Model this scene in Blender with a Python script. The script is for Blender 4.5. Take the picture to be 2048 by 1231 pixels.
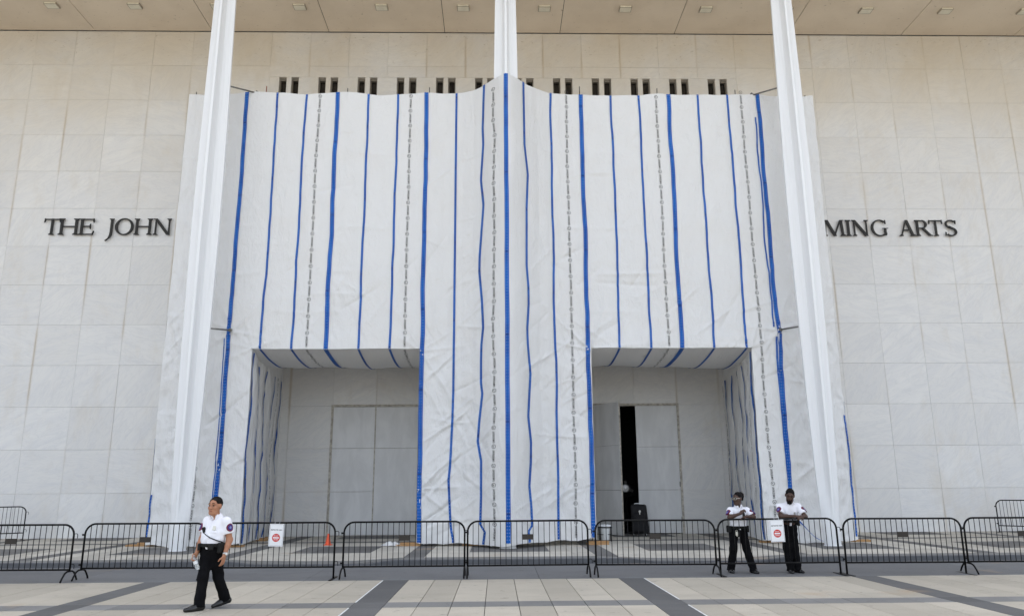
import bpy, math, random
import numpy as np
from mathutils import Matrix, Vector, Euler

random.seed(7)
SC = bpy.context.scene
COL = SC.collection
for o in list(bpy.data.objects):
    bpy.data.objects.remove(o)

# ------------------------------------------------------------------ camera, sky, sun, exposure
CAM_F, YAW, PITCH, ROLL = 1551.44, 0.0212308, 0.2289646, -0.0064179
def camera():
    cy, sy, cp, sp = math.cos(YAW), math.sin(YAW), math.cos(PITCH), math.sin(PITCH)
    F = Vector((sy*cp, cy*cp, sp)); R = Vector((cy, -sy, 0)); U = R.cross(F)
    c, s = math.cos(ROLL), math.sin(ROLL)
    R2, U2 = R*c + U*s, U*c - R*s
    cam = bpy.data.cameras.new('camera'); ob = bpy.data.objects.new('camera', cam); COL.objects.link(ob)
    m = Matrix((R2, U2, -F)).transposed().to_4x4(); m.translation = (0, 0, 1.7)
    ob.matrix_world = m
    cam.sensor_width = 36; cam.lens = CAM_F/2048*36; cam.clip_end = 2000; cam.clip_start = .1
    SC.camera = ob
camera()
SUN_EL, SUN_AZ = math.radians(60), math.radians(8)     # azimuth clockwise from +Y: the sun stands behind the building, plaza front in its shade
def sky():
    w = bpy.data.worlds.new('World'); SC.world = w; w.use_nodes = True
    nt = w.node_tree; bg = nt.nodes['Background']
    s = nt.nodes.new('ShaderNodeTexSky'); s.sky_type = 'NISHITA'; s.sun_disc = False
    s.sun_elevation = SUN_EL; s.sun_rotation = SUN_AZ; s.air_density = 1.0; s.dust_density = 2.0; s.ozone_density = 1.0
    hs = nt.nodes.new('ShaderNodeHueSaturation'); hs.inputs['Saturation'].default_value = .40; hs.inputs['Value'].default_value = 1.75   # thin bright cloud veil: pale sky
    nt.links.new(s.outputs[0], hs.inputs['Color']); nt.links.new(hs.outputs[0], bg.inputs[0])
    bg.inputs[1].default_value = .15
sky()
def sun():
    l = bpy.data.lights.new('sun', 'SUN'); l.energy = 2.4; l.angle = math.radians(.53); l.color = (1, .93, .82)
    o = bpy.data.objects.new('sun', l); COL.objects.link(o)
    d = Vector((math.sin(SUN_AZ)*math.cos(SUN_EL), math.cos(SUN_AZ)*math.cos(SUN_EL), math.sin(SUN_EL)))
    o.rotation_euler = d.to_track_quat('Z', 'Y').to_euler(); o.location = (0, -20, 40)
sun()
SC.view_settings.view_transform = 'Standard'; SC.view_settings.look = 'None'
SC.view_settings.gamma = 1; SC.view_settings.use_curve_mapping = False
SC.view_settings.exposure = 0.86

# ------------------------------------------------------------------ numpy noise
_rs = np.random.RandomState(3)
_P = np.concatenate([_rs.permutation(256)]*3)
_G = np.stack([np.cos(np.arange(256)*2*np.pi/256), np.sin(np.arange(256)*2*np.pi/256)], -1)
def pn(x, y, seed=0):
    x = np.asarray(x, float) + seed*17.31; y = np.asarray(y, float) + seed*9.77
    xi = np.floor(x).astype(int); yi = np.floor(y).astype(int); xf = x-xi; yf = y-yi
    u = xf**3*(xf*(xf*6-15)+10); v = yf**3*(yf*(yf*6-15)+10)
    def g(i, j):
        h = _P[(_P[(xi+i) & 255] + yi + j) & 255]
        gg = _G[h]; return gg[..., 0]*(xf-i) + gg[..., 1]*(yf-j)
    a = g(0, 0)*(1-u)+g(1, 0)*u; b = g(0, 1)*(1-u)+g(1, 1)*u
    return (a*(1-v)+b*v)*1.5
def ridge(n): return 1-2*np.abs(n)
def sstep(a, b, x):
    t = np.clip((np.asarray(x, float)-a)/(b-a), 0, 1); return t*t*(3-2*t)

# ------------------------------------------------------------------ objects
def link(name, me, parent=None, loc=None):
    o = bpy.data.objects.new(name, me); COL.objects.link(o)
    if parent: o.parent = parent
    if loc is not None: o.location = loc
    return o
def mesh(name, v, f, mat=None, smooth=False, uv=None):
    me = bpy.data.meshes.new(name)
    v = np.asarray(v, float)
    me.from_pydata(v.tolist(), [], f.tolist() if isinstance(f, np.ndarray) else f)
    if uv is not None:
        l = me.uv_layers.new(name='UVMap'); idx = np.zeros(len(me.loops), int); me.loops.foreach_get('vertex_index', idx)
        l.data.foreach_set('uv', np.asarray(uv, float)[idx].ravel())
    if smooth: me.polygons.foreach_set('use_smooth', [True]*len(me.polygons))
    if mat: me.materials.append(mat)
    me.update(); return me
def tag(o, label, cat, group=None):
    o['label'] = label; o['category'] = cat
    if group: o['group'] = group
    return o
def struct(o): o['kind'] = 'structure'; return o
def thing(name, label, cat, loc=(0, 0, 0), group=None, rz=0):
    o = bpy.data.objects.new(name, None); COL.objects.link(o); o.location = loc; o.rotation_euler = (0, 0, rz)
    o.empty_display_size = .2
    return tag(o, label, cat, group)

class MB:
    def __init__(s): s.v = []; s.f = []
    def add(s, v, f):
        n = len(s.v); s.v += [tuple(map(float, p)) for p in v]; s.f += [tuple(int(i)+n for i in q) for q in f]; return s
    def box(s, x0, x1, y0, y1, z0, z1, rot=None, at=(0, 0, 0)):
        v = [(x, y, z) for z in (z0, z1) for y in (y0, y1) for x in (x0, x1)]
        if rot is not None: v = [tuple(rot @ Vector(p) + Vector(at)) for p in v]
        else: v = [(p[0]+at[0], p[1]+at[1], p[2]+at[2]) for p in v]
        return s.add(v, [(0, 2, 3, 1), (4, 5, 7, 6), (0, 1, 5, 4), (2, 6, 7, 3), (0, 4, 6, 2), (1, 3, 7, 5)])
    def cbox(s, x0, x1, y0, y1, z0, z1, c=.01, front='-y'):
        """box with a chamfered front face (towards -y) or top face (+z)"""
        if front == '-y':
            v = [(x0, y1, z0), (x1, y1, z0), (x1, y1, z1), (x0, y1, z1), (x0, y0+c, z0), (x1, y0+c, z0), (x1, y0+c, z1), (x0, y0+c, z1),
                 (x0+c, y0, z0+c), (x1-c, y0, z0+c), (x1-c, y0, z1-c), (x0+c, y0, z1-c)]
        else:
            v = [(x0, y0, z0), (x0, y1, z0), (x1, y1, z0), (x1, y0, z0), (x0, y0, z1-c), (x0, y1, z1-c), (x1, y1, z1-c), (x1, y0, z1-c),
                 (x0+c, y0+c, z1), (x0+c, y1-c, z1), (x1-c, y1-c, z1), (x1-c, y0+c, z1)]
        f = [(0, 3, 2, 1)] + [(i, (i+1) % 4, 4+(i+1) % 4, 4+i) for i in range(4)] + [(4+i, 4+(i+1) % 4, 8+(i+1) % 4, 8+i) for i in range(4)] + [(8, 9, 10, 11)]
        if front != '-y': f = [tuple(reversed(q)) for q in f]
        return s.add(v, [tuple(reversed(q)) for q in f] if False else f)
    def tube(s, pts, r, n=8, caps=True):
        pts = [Vector(p) for p in pts]; rr = r if hasattr(r, '__len__') else [r]*len(pts)
        ring = []; up = None
        for i, p in enumerate(pts):
            t = (pts[min(i+1, len(pts)-1)]-pts[max(i-1, 0)]).normalized()
            if up is None: up = Vector((0, 0, 1)) if abs(t.z) < .9 else Vector((1, 0, 0))
            a = t.cross(up).normalized(); b = a.cross(t).normalized(); up = b
            ring.append([p + (a*math.cos(k*2*math.pi/n)+b*math.sin(k*2*math.pi/n))*rr[i] for k in range(n)])
        v = [q for rg in ring for q in rg]; f = []
        for i in range(len(pts)-1):
            for k in range(n): f.append((i*n+k, i*n+(k+1) % n, (i+1)*n+(k+1) % n, (i+1)*n+k))
        if caps: f += [tuple(reversed(range(n))), tuple(range((len(pts)-1)*n, len(pts)*n))]
        return s.add(v, f)
    def lathe(s, prof, n=16, at=(0, 0, 0), rot=None):
        v = []; f = []
        for r, z in prof:
            for k in range(n):
                p = Vector((r*math.cos(k*2*math.pi/n), r*math.sin(k*2*math.pi/n), z))
                if rot is not None: p = rot @ p
                v.append(p+Vector(at))
        for i in range(len(prof)-1):
            for k in range(n): f.append((i*n+k, i*n+(k+1) % n, (i+1)*n+(k+1) % n, (i+1)*n+k))
        f += [tuple(reversed(range(n))), tuple(range((len(prof)-1)*n, len(prof)*n))]
        return s.add(v, f)
    def prism(s, poly, y0, y1):
        """polygon in x,z (counter-clockwise seen from -y), extruded from y0 (front) to y1"""
        n = len(poly); v = [(x, y0, z) for x, z in poly]+[(x, y1, z) for x, z in poly]
        f = [tuple(range(n)), tuple(reversed(range(n, 2*n)))]+[(i, i+n, (i+1) % n+n, (i+1) % n) for i in range(n)]
        return s.add(v, f)
    def build(s, name, mat, parent=None, loc=None, smooth=False):
        return link(name, mesh(name, s.v, s.f, mat, smooth), parent, loc)
    def me(s, name, mat, smooth=False): return mesh(name, s.v, s.f, mat, smooth)

# ------------------------------------------------------------------ materials
class NT:
    def __init__(s, name):
        s.m = bpy.data.materials.new(name); s.m.use_nodes = True; s.t = s.m.node_tree; s.b = s.t.nodes['Principled BSDF']
    def n(s, typ, **kw):
        q = s.t.nodes.new('ShaderNode'+typ)
        for k, v in kw.items():
            if k.startswith('i_'): q.inputs[k[2:]].default_value = v
            elif k.startswith('x') and k[1:].isdigit(): q.inputs[int(k[1:])].default_value = v
            else: setattr(q, k, v)
        return q
    def l(s, a, b): s.t.links.new(a, b)
    def math(s, op, a, b=None, c=None, clamp=False):
        q = s.t.nodes.new('ShaderNodeMath'); q.operation = op; q.use_clamp = clamp
        for i, v in enumerate((a, b, c)):
            if v is None: continue
            if isinstance(v, (int, float)): q.inputs[i].default_value = v
            else: s.l(v, q.inputs[i])
        return q.outputs[0]
    def ramp(s, x, lo, hi):
        q = s.t.nodes.new('ShaderNodeMapRange'); q.interpolation_type = 'SMOOTHSTEP'
        s.l(x, q.inputs[0]); q.inputs[1].default_value = lo; q.inputs[2].default_value = hi; return q.outputs[0]
    def mix(s, f, a, b):
        q = s.t.nodes.new('ShaderNodeMix'); q.data_type = 'RGBA'
        for i, v in ((0, f), (6, a), (7, b)):
            if isinstance(v, (int, float)): q.inputs[i].default_value = v
            elif isinstance(v, tuple): q.inputs[i].default_value = v+(1,) if len(v) == 3 else v
            else: s.l(v, q.inputs[i])
        return q.outputs[2]
    def noise(s, vec, scale, detail=4, rough=.55, dist=0):
        q = s.n('TexNoise'); q.inputs['Scale'].default_value = scale; q.inputs['Detail'].default_value = detail
        q.inputs['Roughness'].default_value = rough; q.inputs['Distortion'].default_value = dist
        if vec is not None: s.l(vec, q.inputs['Vector'])
        return q.outputs['Fac']
    def mapping(s, vec, sc=(1, 1, 1), rot=(0, 0, 0), loc=(0, 0, 0)):
        q = s.n('Mapping'); q.inputs['Scale'].default_value = sc; q.inputs['Rotation'].default_value = rot; q.inputs['Location'].default_value = loc
        s.l(vec, q.inputs['Vector']); return q.outputs[0]
    def obj(s): return s.n('TexCoord').outputs['Object']
    def pos(s): return s.n('NewGeometry').outputs['Position']
    def uv(s): return s.n('TexCoord').outputs['UV']
    def rnd(s): return s.n('ObjectInfo').outputs['Random']
    def vadd(s, a, b, sc=1.0):
        q = s.n('VectorMath'); q.operation = 'MULTIPLY_ADD'; s.l(b, q.inputs[0]); q.inputs[1].default_value = (sc, sc*.73, sc*1.31); s.l(a, q.inputs[2]); return q.outputs[0]
    def xyz(s, v): q = s.n('SeparateXYZ'); s.l(v, q.inputs[0]); return q.outputs
    def bump(s, h, strength=.3, dist=.01):
        q = s.n('Bump'); q.inputs['Strength'].default_value = strength; q.inputs['Distance'].default_value = dist; s.l(h, q.inputs['Height'])
        s.l(q.outputs[0], s.b.inputs['Normal'])
    def done(s, col, rough=.6, metal=0, spec=.5):
        if isinstance(col, tuple): s.b.inputs['Base Color'].default_value = col+(1,)
        else: s.l(col, s.b.inputs['Base Color'])
        if isinstance(rough, (int, float)): s.b.inputs['Roughness'].default_value = rough
        else: s.l(rough, s.b.inputs['Roughness'])
        s.b.inputs['Metallic'].default_value = metal; s.b.inputs['Specular IOR Level'].default_value = spec
        return s.m

def plain(name, col, rough=.6, metal=0, spec=.5, var=.12, scale=6, bump=0, bscale=60):
    t = NT(name); p = t.obj(); nz = t.noise(p, scale, 5)
    c = t.mix(t.ramp(nz, .3, .7), tuple(x*(1-var) for x in col), tuple(min(1, x*(1+var)) for x in col))
    if bump: t.bump(t.noise(p, bscale, 3), bump, .004)
    return t.done(c, rough, metal, spec)

def marble_mat(name='marble', warm=1.0):
    t = NT(name); r = t.rnd(); o = t.obj(); p = t.vadd(o, r, 91.0)
    a = t.math('MULTIPLY_ADD', t.math('FRACT', t.math('MULTIPLY', r, 13.7)), 1.6, -.4)
    rot = t.n('VectorRotate'); rot.rotation_type = 'Y_AXIS'; t.l(p, rot.inputs['Vector']); t.l(a, rot.inputs['Angle'])
    q = t.mapping(rot.outputs[0], (.55, 1, 2.6))
    cloud = t.ramp(t.noise(q, 1.2, 6, .62, 1.2), .32, .72)
    vein = t.ramp(t.math('ABSOLUTE', t.math('SUBTRACT', t.noise(t.mapping(rot.outputs[0], (.5, 1, 1.7)), 1.5, 6, .6, 1.8), .5)), .05, 0)
    fine = t.noise(t.mapping(rot.outputs[0], (1, 1, 7)), 6, 5, .65, .4)
    tone = t.math('FRACT', t.math('MULTIPLY', r, 7.13))
    c = t.mix(tone, (.665, .655, .635), (.725, .72, .705))
    c = t.mix(t.math('MULTIPLY', cloud, .55), c, (.60, .605, .62))
    c = t.mix(t.math('MULTIPLY', vein, .14), c, (.42, .43, .45))
    c = t.mix(t.math('MULTIPLY', t.ramp(fine, .42, .75), .25), c, (.78, .76, .72))
    x, y, z = t.xyz(o)[:3]
    ex = t.math('ABSOLUTE', x); wp = t.pos(); wz = t.xyz(wp)[2]
    # rust-brown weeping along some vertical joints, and soot specks on the highest courses
    st = t.math('MULTIPLY', t.ramp(ex, .70, .775), t.ramp(t.noise(t.mapping(wp, (.6, 1, .22)), 1.1, 4), .46, .66))
    c = t.mix(t.math('MULTIPLY', st, .55), c, (.46, .37, .26))
    sp = t.math('MULTIPLY', t.ramp(t.noise(t.mapping(wp, (1, 1, 1.8)), 7, 6, .7, .6), .60, .70), t.ramp(wz, 16.8, 19.5))
    c = t.mix(t.math('MULTIPLY', sp, .65), c, (.20, .17, .13))
    st2 = t.ramp(t.noise(t.mapping(wp, (1.1, 1, .5)), .8, 6, .68), .50, .72)
    c = t.mix(t.math('MULTIPLY', st2, .30), c, (.55, .49, .40))
    # patchy yellow tint on the upper courses: warm bounced light put into the colour
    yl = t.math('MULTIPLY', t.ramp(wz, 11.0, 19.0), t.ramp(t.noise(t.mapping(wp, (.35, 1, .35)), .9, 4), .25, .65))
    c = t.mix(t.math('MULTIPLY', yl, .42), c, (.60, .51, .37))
    t.bump(fine, .12, .004)
    return t.done(c, .42, 0, .35)

def tarp_mat():
    t = NT('white_tarpaulin'); p = t.pos()
    big = t.ramp(t.noise(t.mapping(p, (.5, .5, .9)), .9, 5, .6), .45, .75)
    c = t.mix(t.math('MULTIPLY', big, .30), (.80, .80, .795), (.765, .74, .695))
    sm = t.ramp(t.noise(p, 3.2, 4, .6, .8), .60, .78)
    c = t.mix(t.math('MULTIPLY', sm, .22), c, (.62, .59, .52))
    cr = t.noise(t.mapping(p, (1, 1, .6), (0, .5, 0)), 5.0, 6, .62, 1.4)
    cr2 = t.noise(t.mapping(p, (1.6, 1, .5), (0, -.6, 0)), 2.2, 5, .6, 1.0)
    h = t.math('ADD', t.math('ABSOLUTE', t.math('SUBTRACT', cr, .5)), t.math('MULTIPLY', t.math('ABSOLUTE', t.math('SUBTRACT', cr2, .5)), 1.6))
    t.bump(h, .7, .06)
    m = t.done(c, .42, 0, .4)
    # thin woven plastic lets some light through
    tr = t.n('BsdfTranslucent'); t.l(c, tr.inputs[0]); mx = t.n('MixShader'); mx.inputs[0].default_value = .16
    t.l(t.b.outputs[0], mx.inputs[1]); t.l(tr.outputs[0], mx.inputs[2]); t.l(mx.outputs[0], t.t.nodes['Material Output'].inputs[0])
    return m
def tape_mat():
    t = NT('blue_dotted_tape'); u = t.xyz(t.uv())
    fx = t.math('SUBTRACT', t.math('FRACT', t.math('DIVIDE', u[0], .062)), .5)
    fy = t.math('SUBTRACT', t.math('FRACT', t.math('DIVIDE', u[1], .087)), .5)
    d = t.math('SQRT', t.math('ADD', t.math('POWER', t.math('MULTIPLY', fx, .062), 2), t.math('POWER', t.math('MULTIPLY', fy, .087), 2)))
    dot = t.ramp(d, .0105, .0085)
    nz = t.noise(t.mapping(t.pos(), (.4, .4, 1)), 1.4, 4)
    c = t.mix(t.ramp(nz, .35, .65), (.005, .068, .31), (.010, .105, .41))
    c = t.mix(t.math('MULTIPLY', dot, .7), c, (.6, .66, .8))
    fold = t.math('LESS_THAN', t.math('FRACT', t.math('ADD', t.math('DIVIDE', u[1], 2.43), t.rnd())), .017)
    c = t.mix(t.math('MULTIPLY', fold, .75), c, (.004, .012, .09))
    t.bump(t.noise(t.pos(), 7, 4), .4, .02)
    return t.done(c, .55, 0, .15)
def paving_mat(name, a, b, speck=.35, scale=70, rough=.8):
    t = NT(name); r = t.rnd(); p = t.vadd(t.pos(), r, 3.0)
    c = t.mix(r, tuple(x*.90 for x in a), tuple(min(1, x*1.10) for x in b))
    s1 = t.ramp(t.noise(p, scale, 2, .6), .40, .66)
    c = t.mix(t.math('MULTIPLY', s1, speck), c, tuple(x*.55 for x in a))
    s2 = t.ramp(t.noise(t.mapping(t.pos(), (.5, .9, 1)), 1.1, 6, .66, .3), .38, .72)
    c = t.mix(t.math('MULTIPLY', s2, .5), c, tuple(x*.72 for x in a))
    s3 = t.ramp(t.noise(t.mapping(t.pos(), (1, 2.2, 1)), 4.5, 3, .5), .665, .71)
    c = t.mix(t.math('MULTIPLY', s3, .55), c, (.08, .075, .065))
    s4 = t.ramp(t.noise(t.mapping(t.pos(), (.8, .8, 1), loc=(5, 3, 0)), .7, 3), .62, .74)
    c = t.mix(t.math('MULTIPLY', s4, .38), c, (.42, .29, .17))
    t.bump(t.noise(p, scale*1.3, 2), .35, .004)
    return t.done(c, rough, 0, .3)

M = {}
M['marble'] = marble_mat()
M['mortar'] = plain('mortar', (.60, .56, .50), .9)
M['tarp'] = tarp_mat(); M['tape'] = tape_mat()
M['print'] = plain('black_print', (.02, .02, .02), .6)
M['white_paint'] = plain('white_paint', (.74, .75, .76), .38, 0, .45, var=.03, scale=1.5)
M['column'] = (lambda t: t.done(t.mix(t.math('MULTIPLY', t.ramp(t.noise(t.mapping(t.pos(), (9, 9, .35)), 1.6, 5, .6), .45, .75), .5), (.75, .76, .77), (.66, .665, .66)), .4, 0, .4))(NT('column_paint'))
M['plaster'] = (lambda t: t.done(t.mix(t.ramp(t.noise(t.mapping(t.pos(), (1, 1.6, 1)), 6, 6, .7, .6), .62, .72),
      t.mix(t.ramp(t.noise(t.pos(), .5, 5, .6), .3, .7), (.70, .61, .50), (.77, .68, .565)), (.30, .25, .19)), .85, 0, .2))(NT('soffit_plaster'))
M['lens'] = plain('cream_light_lens', (.74, .71, .60), .45, var=.06)
M['lamp_frame'] = plain('lamp_frame', (.34, .30, .24), .6)
M['bronze'] = plain('dark_bronze', (.020, .019, .017), .55, 0, .3, var=.25, scale=3)
M['black'] = plain('black_paint', (.004, .004, .004), .5, 0, .2, var=.3, scale=4)
M['plate'] = plain('dark_brown_plate', (.022, .016, .011), .6)
M['beige'] = paving_mat('beige_aggregate', (.455, .412, .335), (.485, .44, .36), .22)
M['dark_pave'] = paving_mat('dark_grey_paving', (.120, .119, .117), (.137, .136, .133), .25)
M['grey_pave'] = paving_mat('mid_grey_paving', (.21, .207, .198), (.235, .231, .222), .25)
M['pave_light'] = paving_mat('light_paving', (.52, .485, .42), (.57, .535, .465), .2, 50)
M['pave_dark'] = paving_mat('slate_paving', (.155, .15, .143), (.18, .175, .167), .25, 50)
M['drive'] = paving_mat('drive_concrete', (.163, .164, .166), (.178, .179, .18), .25, 40)
M['joint'] = plain('dark_joint', (.05, .048, .045), .9)
M['kerb'] = plain('dark_granite', (.085, .088, .095), .7, bump=.2)
M['ground'] = paving_mat('ground_far', (.42, .38, .30), (.43, .39, .31))
M['white_line'] = plain('white_trim', (.72, .72, .70), .6)
M['door'] = (lambda t: t.done(t.mix(t.ramp(t.noise(t.mapping(t.pos(), (1, 1, .35)), 2.2, 5, .6, .4), .35, .7), (.62, .625, .63), (.71, .715, .72)), .5, 0, .35))(NT('grey_door_panel'))
M['door_frame'] = plain('door_frame', (.42, .39, .34), .6, var=.3, scale=9)
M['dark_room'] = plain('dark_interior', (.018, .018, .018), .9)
M['glass'] = plain('dark_glass', (.012, .011, .010), .15, 0, .5)
M['win_frame'] = plain('window_frame', (.20, .18, .15), .5, .2)
M['steel'] = plain('galvanised_steel', (.20, .20, .19), .45, .6, var=.3, scale=9)
M['rust'] = plain('rust_red_steel', (.25, .08, .05), .7)
M['wood'] = (lambda t: t.done(t.mix(t.noise(t.mapping(t.obj(), (1.5, 14, 14)), 3, 5, .6, .6), (.30, .16, .07), (.46, .29, .14)), .75, 0, .2))(NT('plank_wood'))
M['orange'] = plain('orange_plastic', (.75, .085, .02), .45, var=.06)
M['wplastic'] = plain('white_plastic', (.72, .74, .75), .4, var=.04)
M['case'] = plain('black_nylon', (.012, .012, .014), .75, 0, .3, var=.3, bump=.3, bscale=300)
M['silver'] = plain('silver_metal', (.55, .55, .54), .3, .8, var=.1)
M['paper'] = plain('white_paper', (.76, .77, .79), .35, var=.03)
M['red'] = plain('sign_red', (.55, .035, .03), .5, var=.05)
M['skinA'] = plain('tan_skin', (.36, .165, .092), .5, 0, .4, var=.10, scale=18)
M['skinB'] = plain('dark_skin', (.060, .030, .020), .5, 0, .4, var=.12, scale=18)
M['shirt'] = plain('white_shirt_cloth', (.78, .78, .83), .8, 0, .2, var=.02, bump=.15, bscale=220)
M['trouser'] = plain('black_trouser_cloth', (.005, .005, .006), .9, 0, .1, var=.25, bump=.2, bscale=250)
M['shoe'] = plain('black_polished_leather', (.008, .008, .008), .22, 0, .5)
M['leather'] = plain('black_belt_leather', (.006, .006, .006), .6, 0, .25)
M['hairA'] = plain('dark_grey_hair', (.012, .010, .009), .85, 0, .15, var=.6, scale=30, bump=.6, bscale=260)
M['hairB'] = plain('black_hair', (.006, .005, .005), .85, 0, .15, var=.4, scale=40, bump=.6, bscale=260)
M['maroon'] = plain('maroon_patch', (.13, .012, .035), .8)
M['navy'] = plain('navy_patch', (.022, .022, .17), .8)
M['patch_light'] = plain('pale_embroidery', (.20, .20, .36), .8)
M['lip'] = plain('lip', (.25, .07, .055), .5); M['eye'] = plain('eye_dark', (.02, .012, .01), .25)
M['bottle'] = (lambda t: (t.b.inputs['Transmission Weight'].__setattr__('default_value', .75), t.done((.85, .9, .92), .12, 0, .5))[1])(NT('clear_plastic'))
M['hubgrey'] = plain('hub_grey', (.35, .35, .35), .35, .4)

# ------------------------------------------------------------------ ground, plaza, drive, kerb, pavement
PITCH_X, B0, BW = 4.57, 2.38, .49           # dark bands run towards the building every 4.57 m
def sheet(name, x0, x1, y0, y1, z, mat):
    return link(name, mesh(name, [(x0, y0, z), (x1, y0, z), (x1, y1, z), (x0, y1, z)], [(0, 1, 2, 3)], mat))
struct(sheet('ground', -400, 400, -400, 400, -.06, M['ground']))
plaza = struct(sheet('plaza', -40, 40, -30, 15.85, -.016, M['joint']))
_slabcache = {}
def paving(parent, x0, x1, y0, y1, mat, name='paving_slab', zf=None, gap=.006, z=0.0):
    x0 += gap/2; x1 -= gap/2; y0 += gap/2; y1 -= gap/2
    if zf is None:
        key = (round(x1-x0, 3), round(y1-y0, 3), mat.name)
        if key not in _slabcache:
            w, d = (x1-x0)/2, (y1-y0)/2
            _slabcache[key] = MB().cbox(-w, w, -d, d, -.03, 0, .003, '+z').me(name, mat)
        o = link(name, _slabcache[key], parent, ((x0+x1)/2, (y0+y1)/2, z+random.uniform(-.0012, .0012)))
    else:
        cx, cy = (x0+x1)/2, (y0+y1)/2
        zz = [zf(a, b) for a, b in ((x0, y0), (x1, y0), (x1, y1), (x0, y1))]
        v = [(a-cx, b-cy, q) for (a, b), q in zip(((x0, y0), (x1, y0), (x1, y1), (x0, y1)), zz)]
        v += [(p[0], p[1], p[2]-.04) for p in v]
        o = link(name, mesh(name, v, [(0, 1, 2, 3), (7, 6, 5, 4), (0, 4, 5, 1), (1, 5, 6, 2), (2, 6, 7, 3), (3, 7, 4, 0)], mat), parent, (cx, cy, 0))
    return o
TW = (PITCH_X-BW)/8
for i in range(-4, 3):
    b = B0+PITCH_X*i
    for y0, y1 in ((8.25, 12.27), (12.27, 12.82), (12.82, 15.85)):
        paving(plaza, b, b+BW, y0, y1, M['dark_pave'], 'paving_band')
        for k in range(8):
            x = b+BW+k*TW
            paving(plaza, x, x+TW, y0, y1, M['grey_pave'] if y0 == 12.27 else M['beige'], gap=.010)
    if i in (-1, 0):        # thin white metal trim beside the two middle bands
        x = b if i == -1 else b+BW
        for y0, y1 in ((8.3, 12.24), (12.85, 15.8)):
            MB().box(x-.011, x+.011, y0, y1, -.02, .004).build('edge_trim', M['white_line'], plaza)
# plaza continues towards and behind the viewer in the same paving, too far out of view to lay slab by slab
sheet('plaza_surface', -40, 40, -30, 8.25, -.002, M['beige']).parent = plaza

DZ = .045                                    # the drive rises slightly to the kerb
def drive():
    o = struct(sheet('drive', -60, 60, 15.85, 18.46, -.02, M['joint']))
    xs = [-60, -22.5, -18.0, -12.87, -8.3, -3.73, .84, 5.41, 9.98, 14.55, 19.1, 23.5, 60]
    for a, b in zip(xs, xs[1:]):
        paving(o, a, b, 15.85, 18.46, M['drive'], 'drive_slab', lambda x, y: DZ*(y-15.85)/2.61, .008)
drive()
KZ = .15
def ramp_low(x):                             # 1 where the kerb is dropped in front of the two doors
    x = np.asarray(x, float)
    a = sstep(-6.25, -5.3, x)*(1-sstep(-3.1, -2.2, x)); b = sstep(2.9, 3.8, x)*(1-sstep(5.9, 6.85, x))
    return np.maximum(a, b)
def pave_z(x, y): return KZ-(KZ-.07)*ramp_low(x)*(1-sstep(18.5, 20.6, y))
def kerb():
    xs = np.concatenate([[-60, -20], np.arange(-8, 9, .12), [20, 60]]); v = []; f = []
    for i, x in enumerate(xs):
        z = float(pave_z(x, 18.5))
        v += [(x, 18.45, -.1), (x, 18.45, z-.012), (x, 18.462, z), (x, 18.60, z)]
        if i:
            n = len(v)
            for k in range(3): f.append((n-8+k, n-4+k, n-3+k, n-7+k))
    struct(link('kerb', mesh('kerb', v, f, M['kerb'])))
kerb()
pavement = struct(sheet('pavement', -60, 60, 18.5, 28.3, .03, M['joint']))
for i in range(-6, 4):
    b = B0+PITCH_X*i; near = -4 <= i <= 2
    def strip(x0, x1, y0, y1, m, nm='paving_slab'):
        paving(pavement, x0, x1, y0, y1, m, nm, (lambda x, y: float(pave_z(x, y))) if y0 < 20.6 and near else None, .006, KZ)
    for y0, y1 in ((19.15, 20.6), (20.6, 23.0), (23.0, 24.5), (24.5, 25.0), (25.0, 28.1)):
        strip(b, b+BW, y0, y1, M['pave_dark'], 'paving_band')
    for k in range(4 if near else 1):       # granite edging behind the kerb
        w = (PITCH_X)/(4 if near else 1); strip(b+k*w, b+(k+1)*w, 18.6, 19.15, M['grey_pave'], 'edging_slab')
    for y0, y1, n in ((19.15, 20.6, 8 if near else 2), (20.6, 23.0, 8 if near else 4), (23.0, 24.5, 4), (24.5, 25.0, 2), (25.0, 26.4, 4), (26.4, 28.1, 4)):
        w = (PITCH_X-BW)/n
        for k in range(n):
            mid = n >= 4 and n*.25 <= k < n*.75
            m = M['pave_light']
            if (y0 in (20.6, 26.4) and mid) or y0 == 24.5: m = M['pave_dark']
            x = b+BW+k*w; strip(x, x+w, y0, y1, m)

# ------------------------------------------------------------------ the marble building
YW = 28.08; ZB = .14; RH = 1.5; GX0, GW = -8.97, 1.553; ZS = 19.66
building = thing('marble_building', 'tall white marble building with deep overhanging roof behind the white tarpaulin', 'building', (0, YW, 0))
def bpart(mb, name, mat, parent=None, **k):
    o = mb.build(name, mat, parent or building, **k)
    return o
_sl = {}
def slab(x0, x1, z0, z1, name='marble_slab', th=.05):
    g = .0045; w, h = (x1-x0-g)/2, (z1-z0-g)/2; key = (round(w, 3), round(h, 3), th)
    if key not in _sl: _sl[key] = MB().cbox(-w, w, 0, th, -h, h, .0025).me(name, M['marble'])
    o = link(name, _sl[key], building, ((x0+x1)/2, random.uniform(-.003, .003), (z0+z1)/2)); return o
def gx(k): return GX0+GW*k
def rz(i): return ZB+RH*i
for k in range(-8, 20):
    for i in range(13):
        x0, x1, z0, z1 = gx(k), gx(k+1), rz(i), rz(i+1)
        if 0 <= k < 12:
            if i == 12: slab(x0, x1, z0, z1)
            elif i == 11:
                slab(x0, x1, 17.66, z1)
            elif i < 4 and (k in (0, 1) or k in (10, 11)): slab(x0, x1, z0, z1)
            elif i == 3 and (k in (2, 3, 8, 9)): slab(x0, x1, z0, z1)
        else:
            if k in (-1, 12) and i < 9: continue
            slab(x0, x1, z0, z1)
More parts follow.
